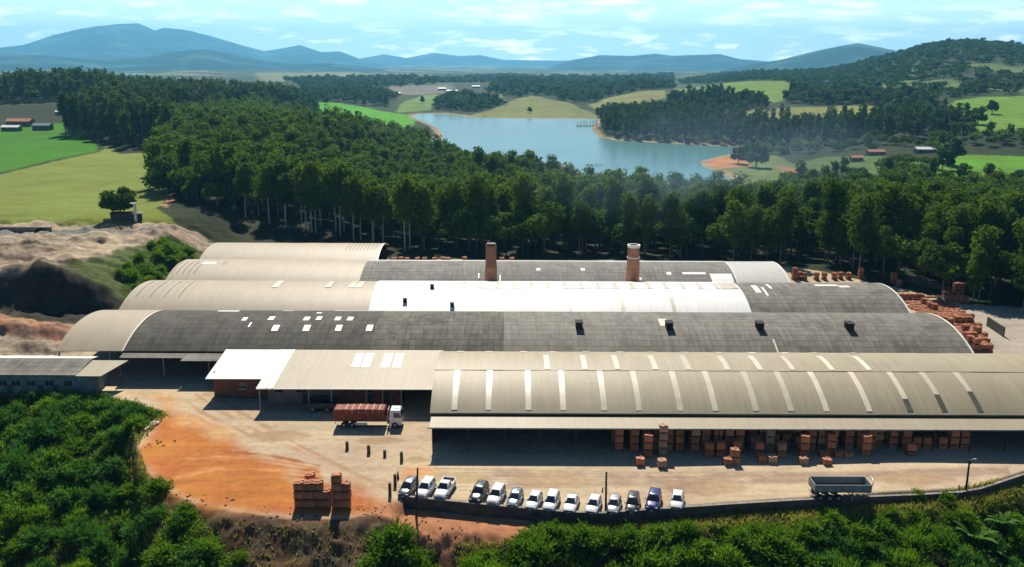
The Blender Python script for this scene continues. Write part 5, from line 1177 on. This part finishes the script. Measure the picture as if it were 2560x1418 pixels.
# ------------------------------------------------------------------ lorry and trailers
def wheels(root, xs, y0, y1, r, rimm=RIMM, w=.34):
    for x in xs:
        for yy, s in ((y0, -1), (y1, 1)):
            q = MB(); q.tube((x, yy - s * w * .9, r), (x, yy + s * .06, r), r, r, 16); w_ = q.build('wheel', RUBBER, root, world=False)
            q = MB(); q.tube((x, yy + s * .05, r), (x, yy + s * .09, r), r * .55, r * .45, 12); q.build('rim', rimm, w_, world=False)
def lorry():
    p0 = P(840, 1063, 0); p1 = P(1008, 1063, 0); L_ = p1[0] - p0[0]
    t = thing('lorry', 'white cabbed lorry with rust red slatted body full of bricks, parked by the offices', 'truck', (p0[0], p0[1], 0))
    red = plain('rust_red_boards', (.21, .058, .028), .8, .3, 1.2); redm = paint('red_chassis_paint', (.20, .015, .012), .4)
    bl = L_ * .745; w2 = 1.25; q = MB(); zb = 1.25; zt = 2.95
    q.box((bl / 2, 0, zb + .06), (bl, 2.5, .12)); q.build('load_floor', WOOD, t, world=False)
    for s, nm in ((-1, 'side_board'), (1, 'side_board')):
        q = MB(); nB = 14
        for k in range(nB): q.box(((k + .5) * bl / nB, s * (w2 - .04), (zb + zt) / 2 + .08), (bl / nB - .05, .06, zt - zb - .05))
        q.box((bl / 2, s * (w2 + .012), zt - .05), (bl, .06, .12)); q.box((bl / 2, s * (w2 + .012), zb + .1), (bl, .06, .14)); q.box((bl * .5, s * (w2 + .015), 2.1), (.14, .07, zt - zb)); q.build(nm, red, t, world=False)
    for x in (.03, bl - .03): q = MB(); q.box((x, 0, (zb + zt) / 2 + .1), (.07, 2.42, zt - zb - .1)); q.build('end_board', red, t, world=False)
    q = MB(); rr = random.Random(4)
    for i in range(7):
        for j in range(2): q.box(((i + .5) * (bl - .2) / 7 + .1, (j - .5) * 1.15, 2.2 + rr.random() * .08), ((bl - .2) / 7 - .05, 1.12, 1.75))
    q.build('brick_load', BRICKD, t, world=False)
    q = MB()
    for k in (.24, .36, .49, .64, .77, .90): q.box((bl * k, 0, 3.145), (.05, 2.35, .02)); q.box((bl * k, -w2 - .05, 2.75), (.04, .02, .55))
    q.build('tie_strap', TRIMW, t, world=False)
    q = MB(); q.box((L_ * .5, -.42, .95), (L_ * .93, .14, .26)); q.box((L_ * .5, .42, .95), (L_ * .93, .14, .26)); q.build('chassis', redm, t, world=False)
    q = MB(); q.box((bl + .45, 0, 1.75), (.14, 2.3, 2.1)); q.box((bl + .45, -.85, 2.9), (.12, .12, .5)); q.box((bl + .85, -.8, 1.1), (.6, .6, .7)); q.build('headboard_frame', redm, t, world=False)
    white = paint('white_cab_paint', (.80, .80, .79)); cx = L_ - 1.0
    vs, fs = loft([[(cx - .95 + dx0, -w, z), (cx + .95 - dx1, -w, z), (cx + .95 - dx1, w, z), (cx - .95 + dx0, w, z)] for z, dx0, dx1, w in ((.55, 0, .02, 1.2), (1.5, 0, 0, 1.22), (1.75, 0, 0, 1.22), (2.75, .05, .22, 1.12), (2.95, .15, .40, 1.0))])
    q = MB(); q.add(vs, fs); cab = q.build('cab', white, t, world=False, bevel=.06)
    for s in (-1, 1):
        q = MB(); q.add([(cx - .35, s * 1.225, 1.78), (cx + .72, s * 1.225, 1.78), (cx + .60, s * 1.165, 2.55), (cx - .35, s * 1.165, 2.55), (cx - .35, s * 1.17, 1.78), (cx + .72, s * 1.17, 1.78), (cx + .60, s * 1.1, 2.55), (cx - .35, s * 1.1, 2.55)],
                        [(0, 1, 2, 3), (7, 6, 5, 4), (0, 4, 5, 1), (1, 5, 6, 2), (2, 6, 7, 3), (3, 7, 4, 0)]); q.build('side_window', GLASSB, cab, world=False)
        q = MB(); q.box((cx + .85, s * 1.36, 2.1), (.1, .22, .5)); q.build('mirror', STEEL, cab, world=False)
        q = MB(); q.box((cx + .94, s * .85, .95), (.06, .4, .2)); q.build('headlight', TRIMW, cab, world=False)
    q = MB(); q.add([(cx + .965, -1.05, 1.75), (cx + .965, 1.05, 1.75), (cx + .765, .98, 2.68), (cx + .765, -.98, 2.68), (cx + .9, -1.05, 1.75), (cx + .9, 1.05, 1.75), (cx + .7, .98, 2.68), (cx + .7, -.98, 2.68)],
                    [(0, 1, 2, 3), (7, 6, 5, 4), (0, 4, 5, 1), (1, 5, 6, 2), (2, 6, 7, 3), (3, 7, 4, 0)]); q.build('windscreen', GLASSB, cab, world=False)
    q = MB(); q.box((cx, 0, 2.98), (.8, .6, .08)); q.build('roof_hatch', TRIMW, cab, world=False)
    q = MB(); q.box((bl * .5, -1.18, .75), (2.4, .06, .35)); q.box((.1, 0, .75), (.08, 2.3, .12)); q.build('underrun_bar', TRIMW, t, world=False)
    wheels(t, (1.5, 2.75, L_ - 1.15), -1.18, 1.18, .5)
    return t
lorry()
def trailer(name, label, pxa, pxb, py, wdt, zb, zt, bodym, rimm, wx, hoop):
    p0 = P(pxa, py, zb); p1 = P(pxb, py, zb); L_ = p1[0] - p0[0]
    t = thing(name, label, 'trailer', (p0[0], p0[1] + wdt / 2, 0)); w2 = wdt / 2
    q = MB(); q.box((L_ / 2, 0, zb + .07), (L_, wdt - .02, .14)); q.build('load_floor', STEEL, t, world=False)
    for s in (-1, 1):
        q = MB(); q.box((L_ / 2, s * (w2 - .04), (zb + zt) / 2 + .07), (L_, .08, zt - zb - .14)); q.box((L_ / 2, s * (w2 + .004), zt - .05), (L_ + .04, .10, .10))
        for k in np.linspace(0, 1, 7): q.box((.06 + k * (L_ - .12), s * (w2 + .02), (zb + zt) / 2), (.09, .07, zt - zb - .12))
        q.build('side_board', bodym, t, world=False)
    for x, nm in ((.04, 'tailboard'), (L_ - .04, 'headboard')): q = MB(); q.box((x, 0, (zb + zt) / 2 + .07), (.08, wdt - .17, zt - zb - .1)); q.box((x, 0, zt - .03), (.1, wdt - .2, .09)); q.build(nm, bodym, t, world=False)
    if hoop:
        q = MB(); pts_ = [(L_ + .03 + .34 * math.sin(a), -w2 * .95 + wdt * .95 * (.5 - .5 * math.cos(a)), zt - .25 + .75 * math.sin(a) ** .6) for a in np.linspace(.01, math.pi - .01, 14)]
        for a, b_ in zip(pts_[:-1], pts_[1:]): q.tube(a, b_, .055, n=6)
        q.build('headboard_hoop', rimm, t, world=False)
    q = MB(); q.box((L_ / 2, -.45, zb - .16), (L_ * .92, .13, .3)); q.box((L_ / 2, .45, zb - .16), (L_ * .92, .13, .3)); q.build('chassis', STEEL, t, world=False)
    if hoop:
        for s in (-1, 1): q = MB(); q.box((L_ * .70, s * .7, (zb - .2) / 2), (.14, .14, zb - .2)); q.box((L_ * .70, s * .7, .04), (.35, .35, .08)); q.build('landing_leg', POSTM, t, world=False)
        q = MB(); q.box((.05, 0, .7), (.08, wdt - .3, .14)); q.build('underrun_bar', POSTM, t, world=False)
    wheels(t, wx, -w2 + .05, w2 - .05, .5); return t
trailer('open_trailer', 'grey open box trailer parked without a tractor near the right end of the wall', 2036, 2178, 1232, 2.5, 1.35, 2.45, plain('grey_trailer_steel', (.26, .28, .27), .55, .2, .8), RIMM, (.9, 2.1, 3.3), True)
trailer('open_trailer', 'dark empty open trailer standing half in the shade beside the brick lorry', 766, 838, 1022, 3.0, .7, 1.6, plain('dark_trailer_steel', (.045, .05, .05), .5, .2, .8), TRIMW, (1.0, 3.4), False)

# ------------------------------------------------------------------ brick pallets
def pallet_proto(seed, w, d, h, mat):
    r = random.Random(seed); root = thing('brick_pallet', None, None)
    q = MB(); nz = max(2, int(round(h / .38))); 
    for k in range(nz):
        q.box((r.uniform(-.012, .012), r.uniform(-.012, .012), .14 + (k + .5) * (h - .14) / nz), (w - r.uniform(0, .05), d - r.uniform(0, .05), (h - .14) / nz - .012))
    n = 4
    for i in range(n):
        for j in range(3):
            if r.random() < .6: q.box((-w / 2 + (i + .5) * w / n, -d / 2 + (j + .5) * d / 3, h + .045), (w / n - .03, d / 3 - .04, .09))
    q.build('bricks', mat, root, world=False)
    q = MB()
    for x in (-w * .42, 0, w * .42): q.box((x, 0, .05), (.1, d, .1))
    q.box((0, 0, .118), (w, d, .035)); q.build('pallet_base', WOOD, root, world=False)
    return root
PAL = [pallet_proto(k, 1.22, 1.15, 1.08, BRICKP if k != 2 else BRICKP2) for k in range(4)]
PUSED = set(); rp = random.Random(12); PH = 1.19
def pallet(x, y, z, label, group, rz=None, k=None, sc=1.0):
    pr = PAL[k if k is not None else rp.choice((0, 1, 3, 0, 1, 3, 2))]
    return first_or_copy(pr, PUSED, (x, y, z), rp.uniform(-.05, .05) if rz is None else rz, sc, label, group, 'brick stack')
TAKEN = []
def stack(x, y, n, label, group, z0=0.0, rz=None, k=None, sc=1.0, top=None):
    TAKEN.append((x, y))
    for i in range(n): pallet(x + rp.uniform(-.03, .03), y + rp.uniform(-.03, .03), z0 + i * PH * sc, top if (top and i == n - 1 and n > 1) else label, group, rz, k, sc)
# stacks at the edge of the orange earth
gy = 'brick pallets at the edge of the orange earth'
for px, n, lb in ((748, 3, 'brick pallet of the left column of stacks at the edge of the orange earth'), (772, 3, 'brick pallet of the second column in the stacks at the orange earth'), (796, 3, 'brick pallet of the third column in the stacks at the orange earth'), (815, 2, 'brick pallet of the low uneven column left of the tall brick tower')):
    p = P(px, 1271, 0); stack(p[0], p[1] + .6, n, lb, gy, sc=1.0, k=1)
p = P(842, 1272, 0); stack(p[0], p[1] + .6, 4, 'brick pallet of the tallest tower at the edge of the orange earth', gy, sc=.98, k=3, top='topmost brick pallet of the tallest tower at the orange earth')
p = P(864, 1272, 0); stack(p[0], p[1] + .6, 3, 'brick pallet of the column just right of the tallest tower', gy, sc=.98, k=0)
p = P(770, 1262, 0); stack(p[0], p[1] + 2.0, 3, 'brick pallet in the back row of the stacks at the orange earth', gy, sc=.98, k=1)
# pallets standing at the shade line in front of the nearest shed
ga = 'brick pallets at the front of the nearest shed'
for px, py, n, k, lb in ((1601, 1166, 1, 0, 'low half used brick pallet at the shade line, farthest left of the outside pallets'), (1656, 1172, 1, 2, 'rounded pale brick pallet in the sun beside the low one'),
                         (1657, 1140, 4, 2, 'brick pallet of the tall light stack just inside the shed front'), (1838, 1164, 2, 0, 'brick pallet of the pair of stacked ones at the shade line'), (1822, 1168, 1, 0, 'single red brick pallet left of the stacked pair'),
                         (1843, 1140, 2, 1, 'brick pallet of the red stack behind the pair at the shade line'), (1924, 1131, 3, 2, 'brick pallet of the pale topped stack inside the shed front'), (1907, 1160, 1, 0, 'single brown brick pallet under the pale topped stack'), (1932, 1162, 1, 2, 'single pale brick pallet under the pale topped stack'),
                         (2010, 1166, 1, 2, 'single orange brick pallet standing alone at the shade line'), (2062, 1150, 1, 1, 'dim brick pallet behind the orange ones on the right'), (2077, 1142, 3, 0, 'brick pallet of the bright stack right of the lone orange one'),
                         (2070, 1169, 1, 0, 'orange brick pallet at the foot of the bright stack'), (2122, 1152, 1, 2, 'pale grey brick pallet right of the bright stack'), (2098, 1150, 1, 3, 'dark brick pallet between the bright stack and the pale grey one')):
    p = P(px, py, 0); stack(p[0], p[1] + .6, n, lb, ga, k=k)
# stored deep in the shade
gi = 'brick pallets stored in the shade of the nearest shed'; deep = 'brick pallet in the tall rows stored in the shade under the nearest shed'
x_in = float(P(1545, 1120, 0)[0]); x_out = float(P(2400, 1120, 0)[0]); x = x_in
while x < x_out:
    for yy, pn in ((119.3, .36), (121.6, .85), (122.9, .95), (124.3, .8)):
        xx, y_ = x + rp.uniform(-.12, .12), yy + rp.uniform(-.1, .15)
        if rp.random() < pn and all(abs(xx - a) > 1.3 or abs(y_ - b) > 1.22 for a, b in TAKEN): stack(xx, y_, rp.choice((1, 2, 2, 3) if yy < 121 else (2, 3, 3)), deep, gi)
    x += rp.choice((1.62, 1.66, 1.7, 2.3))
# the long close rows in the yard right of the sheds: hundreds of tiny pallets, one mass
FAR = []
def far_stack(x, y, n):
    for i in range(n): FAR.append((x + rp.uniform(-.04, .04), y + rp.uniform(-.04, .04), i * PH, rp.randrange(4), rp.uniform(-.06, .06)))
A_, B_ = P(2478, 890, 0), P(2300, 765, 0)
rows = [((2470, 888), 3, 2), ((2462, 872), 4, 2), ((2456, 858), 5, 2), ((2450, 846), 5, 1), ((2442, 834), 6, 1), ((2434, 822), 6, 1), ((2424, 810), 7, 1), ((2414, 799), 8, 1), ((2404, 789), 8, 1), ((2394, 780), 9, 1), ((2378, 770), 8, 1)]
for (px, py), n, hgt in rows:
    p = P(px, py, 0)
    for i in range(n):
        if p[0] - i * 1.32 > X1 + 1.2:
            for oy in (0, 1.5): far_stack(p[0] - i * 1.32 - oy * .3, p[1] + oy + rp.uniform(-.1, .1), hgt if rp.random() > .12 else hgt + 1)
for px, py, n, hgt in ((2412, 764, 4, 2), (2350, 762, 5, 1), (2300, 758, 5, 2), (2390, 752, 3, 2), (2330, 752, 4, 1), (2400, 742, 2, 3)):
    p = P(px, py, 0)
    for i in range(n): far_stack(p[0] - i * 1.36, p[1], hgt)
for px, py, hgt in ((2232, 716, 2), (2246, 722, 1), (1985, 702, 2), (1996, 701, 1), (2040, 703, 1), (2060, 703, 1), (2085, 703, 1), (2100, 702, 1), (2150, 702, 2), (2010, 703, 1), (2120, 703, 1)):
    p = P(px, py, 0); far_stack(p[0], p[1], hgt + 1)
for px, py in ((985, 652), (1000, 651), (1015, 652), (1042, 652), (1060, 652), (1085, 652), (1108, 651), (1118, 652), (1160, 650), (1255, 652), (1280, 652)):
    p = P(px, py, 5.5); far_stack(p[0], p[1] + 2, 5)

def build_far():
    q = MB(); SRC = [(np.array([v.co[:] for v in p.children[0].data.vertices]), [tuple(f.vertices) for f in p.children[0].data.polygons]) for p in PAL]
    for x, y, z, k, a in FAR:
        v, f = SRC[k]; co, si = math.cos(a), math.sin(a)
        q.add(np.stack([v[:, 0] * co - v[:, 1] * si + x, v[:, 0] * si + v[:, 1] * co + y, v[:, 2] + z], 1), f)
    tag(q.build('brick_stock', BRICKP), 'rows of orange brick pallets in the yards behind and right of the sheds', 'brick stock', None, 'stuff')
build_far()

# ------------------------------------------------------------------ poles, posts and small things
def pole(px, py, ptop, lean, label, lamp=None, z=0.0):
    b_ = P(px, py, z); d_ = ray(*ptop); s = b_[1] / d_[1]; top = CP + d_ * s; h = top[2] - z
    t = thing('power_pole', label, 'pole', tuple(b_), 'poles of the yard'); q = MB(); q.tube((0, 0, -.8), (top[0] - b_[0], 0, h), .17, .11, 9); q.build('shaft', POLEM, t, world=False)
    tx = top[0] - b_[0]
    q = MB(); q.box((tx, 0, h - .35), (.14, .9, .1)); [q.tube((tx, s_ * .38, h - .3), (tx, s_ * .38, h - .12), .04, .03, 6) for s_ in (-1, 1)]; q.build('crossarm', POLEM, t, world=False)
    if lamp == 'arm':
        q = MB(); q.tube((tx * .6, 0, h * .66), (tx * .6 - .45, -.1, h * .68), .04, .04, 6); q.tube((tx * .6 - .45, -.1, h * .68), (tx * .6 - .5, -.1, h * .58), .07, .1, 8); q.build('lamp_arm', STEEL, t, world=False)
    if lamp == 'head':
        q = MB(); q.tube((tx, 0, h - .05), (tx + .5, -.1, h + .15), .035, .035, 6); q.box((tx + .6, -.1, h + .16), (.45, .22, .12)); q.build('lamp_head', POSTM, t, world=False)
    return t
pole(1040, 1293, (1044, 1170), 0, 'dark power pole in front of the first white car, foot in the orange earth', None, -1.3)
pole(1514, 1300, (1516, 1180), 0, 'dark power pole with a small bracket lamp in the middle of the parking row', 'arm', -1.3)
pole(2414, 1236, (2424, 1150), 0, 'power pole with a lamp head near the right end of the retaining wall', 'head', -.3)
b_ = P(2428, 742, 0)
lp = thing('street_lamp', 'thin pale bent lamp post behind the brick rows at the forest edge', 'street lamp', tuple(b_)); q = MB(); q.tube((0, 0, -.3), (0, 0, 3.0), .07, .05, 7); q.build('shaft', POSTM, lp, world=False)
q = MB(); q.tube((0, 0, 3.0), (-1.2, 0, 4.5), .05, .04, 6); q.box((-1.3, 0, 4.55), (.4, .2, .1)); q.build('lamp_arm', TRIMW, lp, world=False)
b_ = P(2556, 945, 0); pp = thing('timber_post', 'thick brown timber post at the right edge of the pale ground', 'post', tuple(b_)); q = MB(); q.tube((0, 0, -.4), (.1, 0, 6.6), .3, .22, 9); q.build('shaft', WOOD, pp, world=False); q = MB(); q.tube((.1, 0, 6.55), (.1, 0, 6.75), .27, .2, 9); q.build('cap', STEEL, pp, world=False)
POSTL = ['short square post in the yard, nearest to the lorry', 'second square post right of the lorry-side one', 'smallest square post in the curved line of posts', 'square post with a dark streak below it',
         'small dark cone shaped stump above the tall posts', 'tall square post left of the first parked car', 'tallest square post, nearest the bank, left of the cars']
for (px, py, hgt, w), lb in zip(((868, 1122, 1.15, .5), (922, 1133, 1.25, .5), (962, 1140, .9, .45), (1004, 1151, 1.3, .45), (995, 1196, 1.0, .4), (988, 1213, 1.6, .42), (975, 1239, 1.8, .42)), POSTL):
    b_ = P(px, py, 0); o = thing('bollard', lb, 'post', tuple(b_), 'square posts across the yard')
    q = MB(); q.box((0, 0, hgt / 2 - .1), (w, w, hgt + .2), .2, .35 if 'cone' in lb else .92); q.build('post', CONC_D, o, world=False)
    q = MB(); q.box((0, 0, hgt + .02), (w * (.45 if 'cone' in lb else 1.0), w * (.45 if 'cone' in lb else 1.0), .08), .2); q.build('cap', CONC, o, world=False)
b_ = P(374, 1068, 0); z = H1(b_[0], b_[1])
o = thing('board_pile', 'white slab with a grey sheet lying on it at the edge of the shrubs', 'slab', (b_[0], b_[1], z)); q = MB(); q.box((0, 0, .25), (1.1, 3.4, .22), -.35); q.build('white_slab', TRIMW, o, world=False, bevel=.04); q = MB(); q.box((.15, .5, .42), (.9, 1.6, .1), -.3); q.build('grey_sheet', CONC, o, world=False)
# bits of broken brick and stone along the rim
def heap(px, py, n, rad, mat, label, name='rubble', hh=.3):
    b_ = G(px, py); r = random.Random(int(px)); q = MB()
    for k in range(n):
        a = r.random() * 6.28; d_ = rad * r.random() ** .6; s_ = r.uniform(.08, .26); x_, y_ = b_[0] + d_ * math.cos(a) * 1.5, b_[1] + d_ * math.sin(a)
        q.box((x_, y_, H1(x_, y_) + s_ * .25), (s_ * r.uniform(.8, 1.8), s_ * r.uniform(.8, 1.4), s_ * .5), r.random() * 3, r.uniform(.6, 1))
    o = q.build(name, mat); tag(o, label, 'rubble', None, 'stuff')
CLOD = plain('brown_clod', (.085, .058, .04), .95, .5, 1.5, bump=.4)
heap(935, 1277, 40, 2.0, BRICKP, 'broken bricks scattered at the rim beside the brick stacks')
heap(500, 1262, 26, 3.5, CLOD, 'pale stones scattered along the rim of the orange earth')
heap(690, 1312, 34, 4.0, CLOD, 'grey stones on the crumbling bank below the brick stacks')
heap(395, 1110, 16, 2.0, CLOD, 'stones at the edge of the shrubs')
heap(1100, 1345, 40, 4.0, CLOD, 'dark clods on the bare bank below the orange strip')
heap(800, 1385, 55, 5.5, CLOD, 'dark clods and stones on the bare soil bank')

# little dark shelter and white post beside the lone tree, jetty and sheds by the lake
g = G(310, 552); z = H1(g[0], g[1])
o = thing('field_shelter', 'low dark shelter wall below the lone tree with a white post beside it', 'shelter', (g[0], g[1], z)); q = MB(); q.box((.8, 0, 1.0), (9.5, .4, 2.4)); q.build('wall', STEEL, o, world=False); q = MB(); q.slab([(-4.2, -.4, 2.25), (5.8, -.4, 2.25), (5.8, 1.9, 2.5), (-4.2, 1.9, 2.5)], .1); q.build('roof', STEEL, o, world=False)
q = MB(); q.box((4.0, -.8, 2.6), (.7, .5, 5.6)); q.box((3.7, -.8, 5.45), (1.9, .9, .18)); q.build('white_post', TRIMW, o, world=False)
def house(px, py, w, d, hgt, roofc, label, wallm=None):
    k_ = .62 if px < 250 else .78; w *= k_; d *= k_; hgt *= .9
    g = G(px, py); z = H1(g[0], g[1]); o = thing('farm_house', label, 'house', (g[0], g[1], z), 'small houses in the valley')
    q = MB(); q.box((0, 0, hgt / 2 - .4), (w, d, hgt + .8)); q.build('wall', wallm or OFFW, o, world=False)
    q = MB(); r_ = hgt + d * .22
    q.add([(-w / 2 - .4, -d / 2 - .5, hgt - .1), (w / 2 + .4, -d / 2 - .5, hgt - .1), (w / 2 + .4, 0, r_), (-w / 2 - .4, 0, r_), (w / 2 + .4, d / 2 + .5, hgt - .1), (-w / 2 - .4, d / 2 + .5, hgt - .1)], [(0, 1, 2, 3), (3, 2, 4, 5), (0, 3, 5), (1, 4, 2), (0, 5, 4, 1)]); q.build('roof', roofc, o, world=False)
    for k in (-.3, .3): q = MB(); q.box((w * k, -d / 2 - .03, hgt * .5), (1.2, .1, 1.1)); q.build('window', GLASS, o, world=False)
    q = MB(); q.box((0, -d / 2 - .03, 1.0), (1.0, .1, 2.0)); q.build('door', WOOD, o, world=False)
RT = plain('clay_tile_roof', (.36, .13, .07), .85, .3, .5); RW = plain('pale_sheet_roof', (.62, .62, .60), .6, .15, .5); BLU = plain('blue_sheet_roof', (.06, .13, .17), .6, .2, .5)
house(2140, 403, 10, 7, 3, RT, 'small house with a pinkish tile roof on the meadow right of the beach'); house(2188, 388, 15, 8, 3, RT, 'long tiled house behind the pinkish roofed one'); house(1962, 384, 9, 6, 3, RT, 'small red roofed house just right of the lake end')
house(2310, 382, 16, 8, 3, RW, 'white roofed shed among trees on the right meadow'); house(52, 316, 26, 12, 4, RT, 'long orange tiled farmhouse above the left green field'); house(30, 328, 18, 8, 3, RW, 'pale roofed outbuilding below the orange farmhouse')
house(108, 325, 18, 9, 3.5, BLU, 'blue roofed shed beside the orange farmhouse'); house(182, 322, 14, 8, 3.5, BLU, 'blue roofed shed nearest the wood above the green field'); house(165, 288, 22, 8, 3, RW, 'white roofed building half hidden in the trees above the farm')
house(1130, 232, 26, 10, 4, RW, 'white building in the hamlet beyond the reservoir'); house(1105, 226, 20, 10, 4, RW, 'pale building at the left of the far hamlet'); house(1190, 220, 22, 10, 4, RW, 'white roofed house at the right of the far hamlet'); house(985, 238, 30, 10, 4, RW, 'pale roofed building above the head of the reservoir')
a = P(1470, 411, WATER_Z + .6); b_ = P(1508, 411, WATER_Z + .6)
o = thing('jetty', 'narrow dark jetty reaching into the reservoir from the near shore', 'jetty', (a[0], a[1], WATER_Z)); q = MB(); q.box(((b_[0] - a[0]) / 2, 0, .7), (b_[0] - a[0], 1.6, .18)); q.build('deck', WOOD, o, world=False)
for k in (.15, .5, .85): q = MB(); q.tube(((b_[0] - a[0]) * k, 0, -2.5), ((b_[0] - a[0]) * k, 0, .65), .16, .16, 7); q.build('pile', WOOD, o, world=False)
a = P(1442, 316, WATER_Z)
o = thing('pier', 'old pier with tall bare piles at the tip of the wooded peninsula', 'pier', tuple(a)); q = MB(); q.box((11, 1, .9), (24, 5, .35)); q.build('deck', WOOD, o, world=False)
for k in range(7): q = MB(); q.tube((1 + k * 3.4, -1.2 + (k % 2) * 3, -3), (1 + k * 3.4, -1.2 + (k % 2) * 3, 5.0 + (k % 3)), .4, .3, 7); q.build('pile', CONC, o, world=False)

# ------------------------------------------------------------------ haze
q = MB(); q.box((0, 9100, 300), (32000, 19400, 740)); hz = q.build('haze', bpy.data.materials.new('haze'), None)
hm_ = hz.data.materials[0]; hm_.use_nodes = True; nt = hm_.node_tree; nt.nodes.clear()
pv = node(nt, 'ShaderNodeVolumePrincipled'); pv.inputs['Color'].default_value = (.20, .61, .98, 1); pv.inputs['Density'].default_value = 8.0e-5; pv.inputs['Anisotropy'].default_value = .4
link(nt, pv.outputs[0], node(nt, 'ShaderNodeOutputMaterial').inputs['Volume']); tag(hz, 'thin blue haze over the valley', None, None, 'stuff')

sm = bmesh.new(); bmesh.ops.create_icosphere(sm, subdivisions=3, radius=1); me = bpy.data.meshes.new('smoke'); sm.to_mesh(me); sm.free()
smo = link_o(bpy.data.objects.new('smoke', me)); smo.location = (58, 268, 27); smo.scale = (66, 40, 22); smo.rotation_euler = (0, -.05, .35)
mt = bpy.data.materials.new('kiln_smoke'); mt.use_nodes = True; nt = mt.node_tree; nt.nodes.clear(); me.materials.append(mt)
pv = node(nt, 'ShaderNodeVolumePrincipled'); pv.inputs['Color'].default_value = (.45, .74, 1, 1); pv.inputs['Anisotropy'].default_value = .3
v = coord(nt, 'Object'); r_ = node(nt, 'ShaderNodeVectorMath', operation='LENGTH'); link(nt, v, r_.inputs[0])
link(nt, math_n(nt, 'MULTIPLY', math_n(nt, 'MULTIPLY', range_n(nt, r_.outputs['Value'], .25, 1.0, 1, 0), range_n(nt, noise_n(nt, v, 1.6, 3, .5), .42, .70)), .0065), pv.inputs['Density'])
link(nt, pv.outputs[0], node(nt, 'ShaderNodeOutputMaterial').inputs['Volume']); tag(smo, 'faint bluish kiln smoke drifting over the wood right of the round chimney', 'smoke', None, 'stuff')
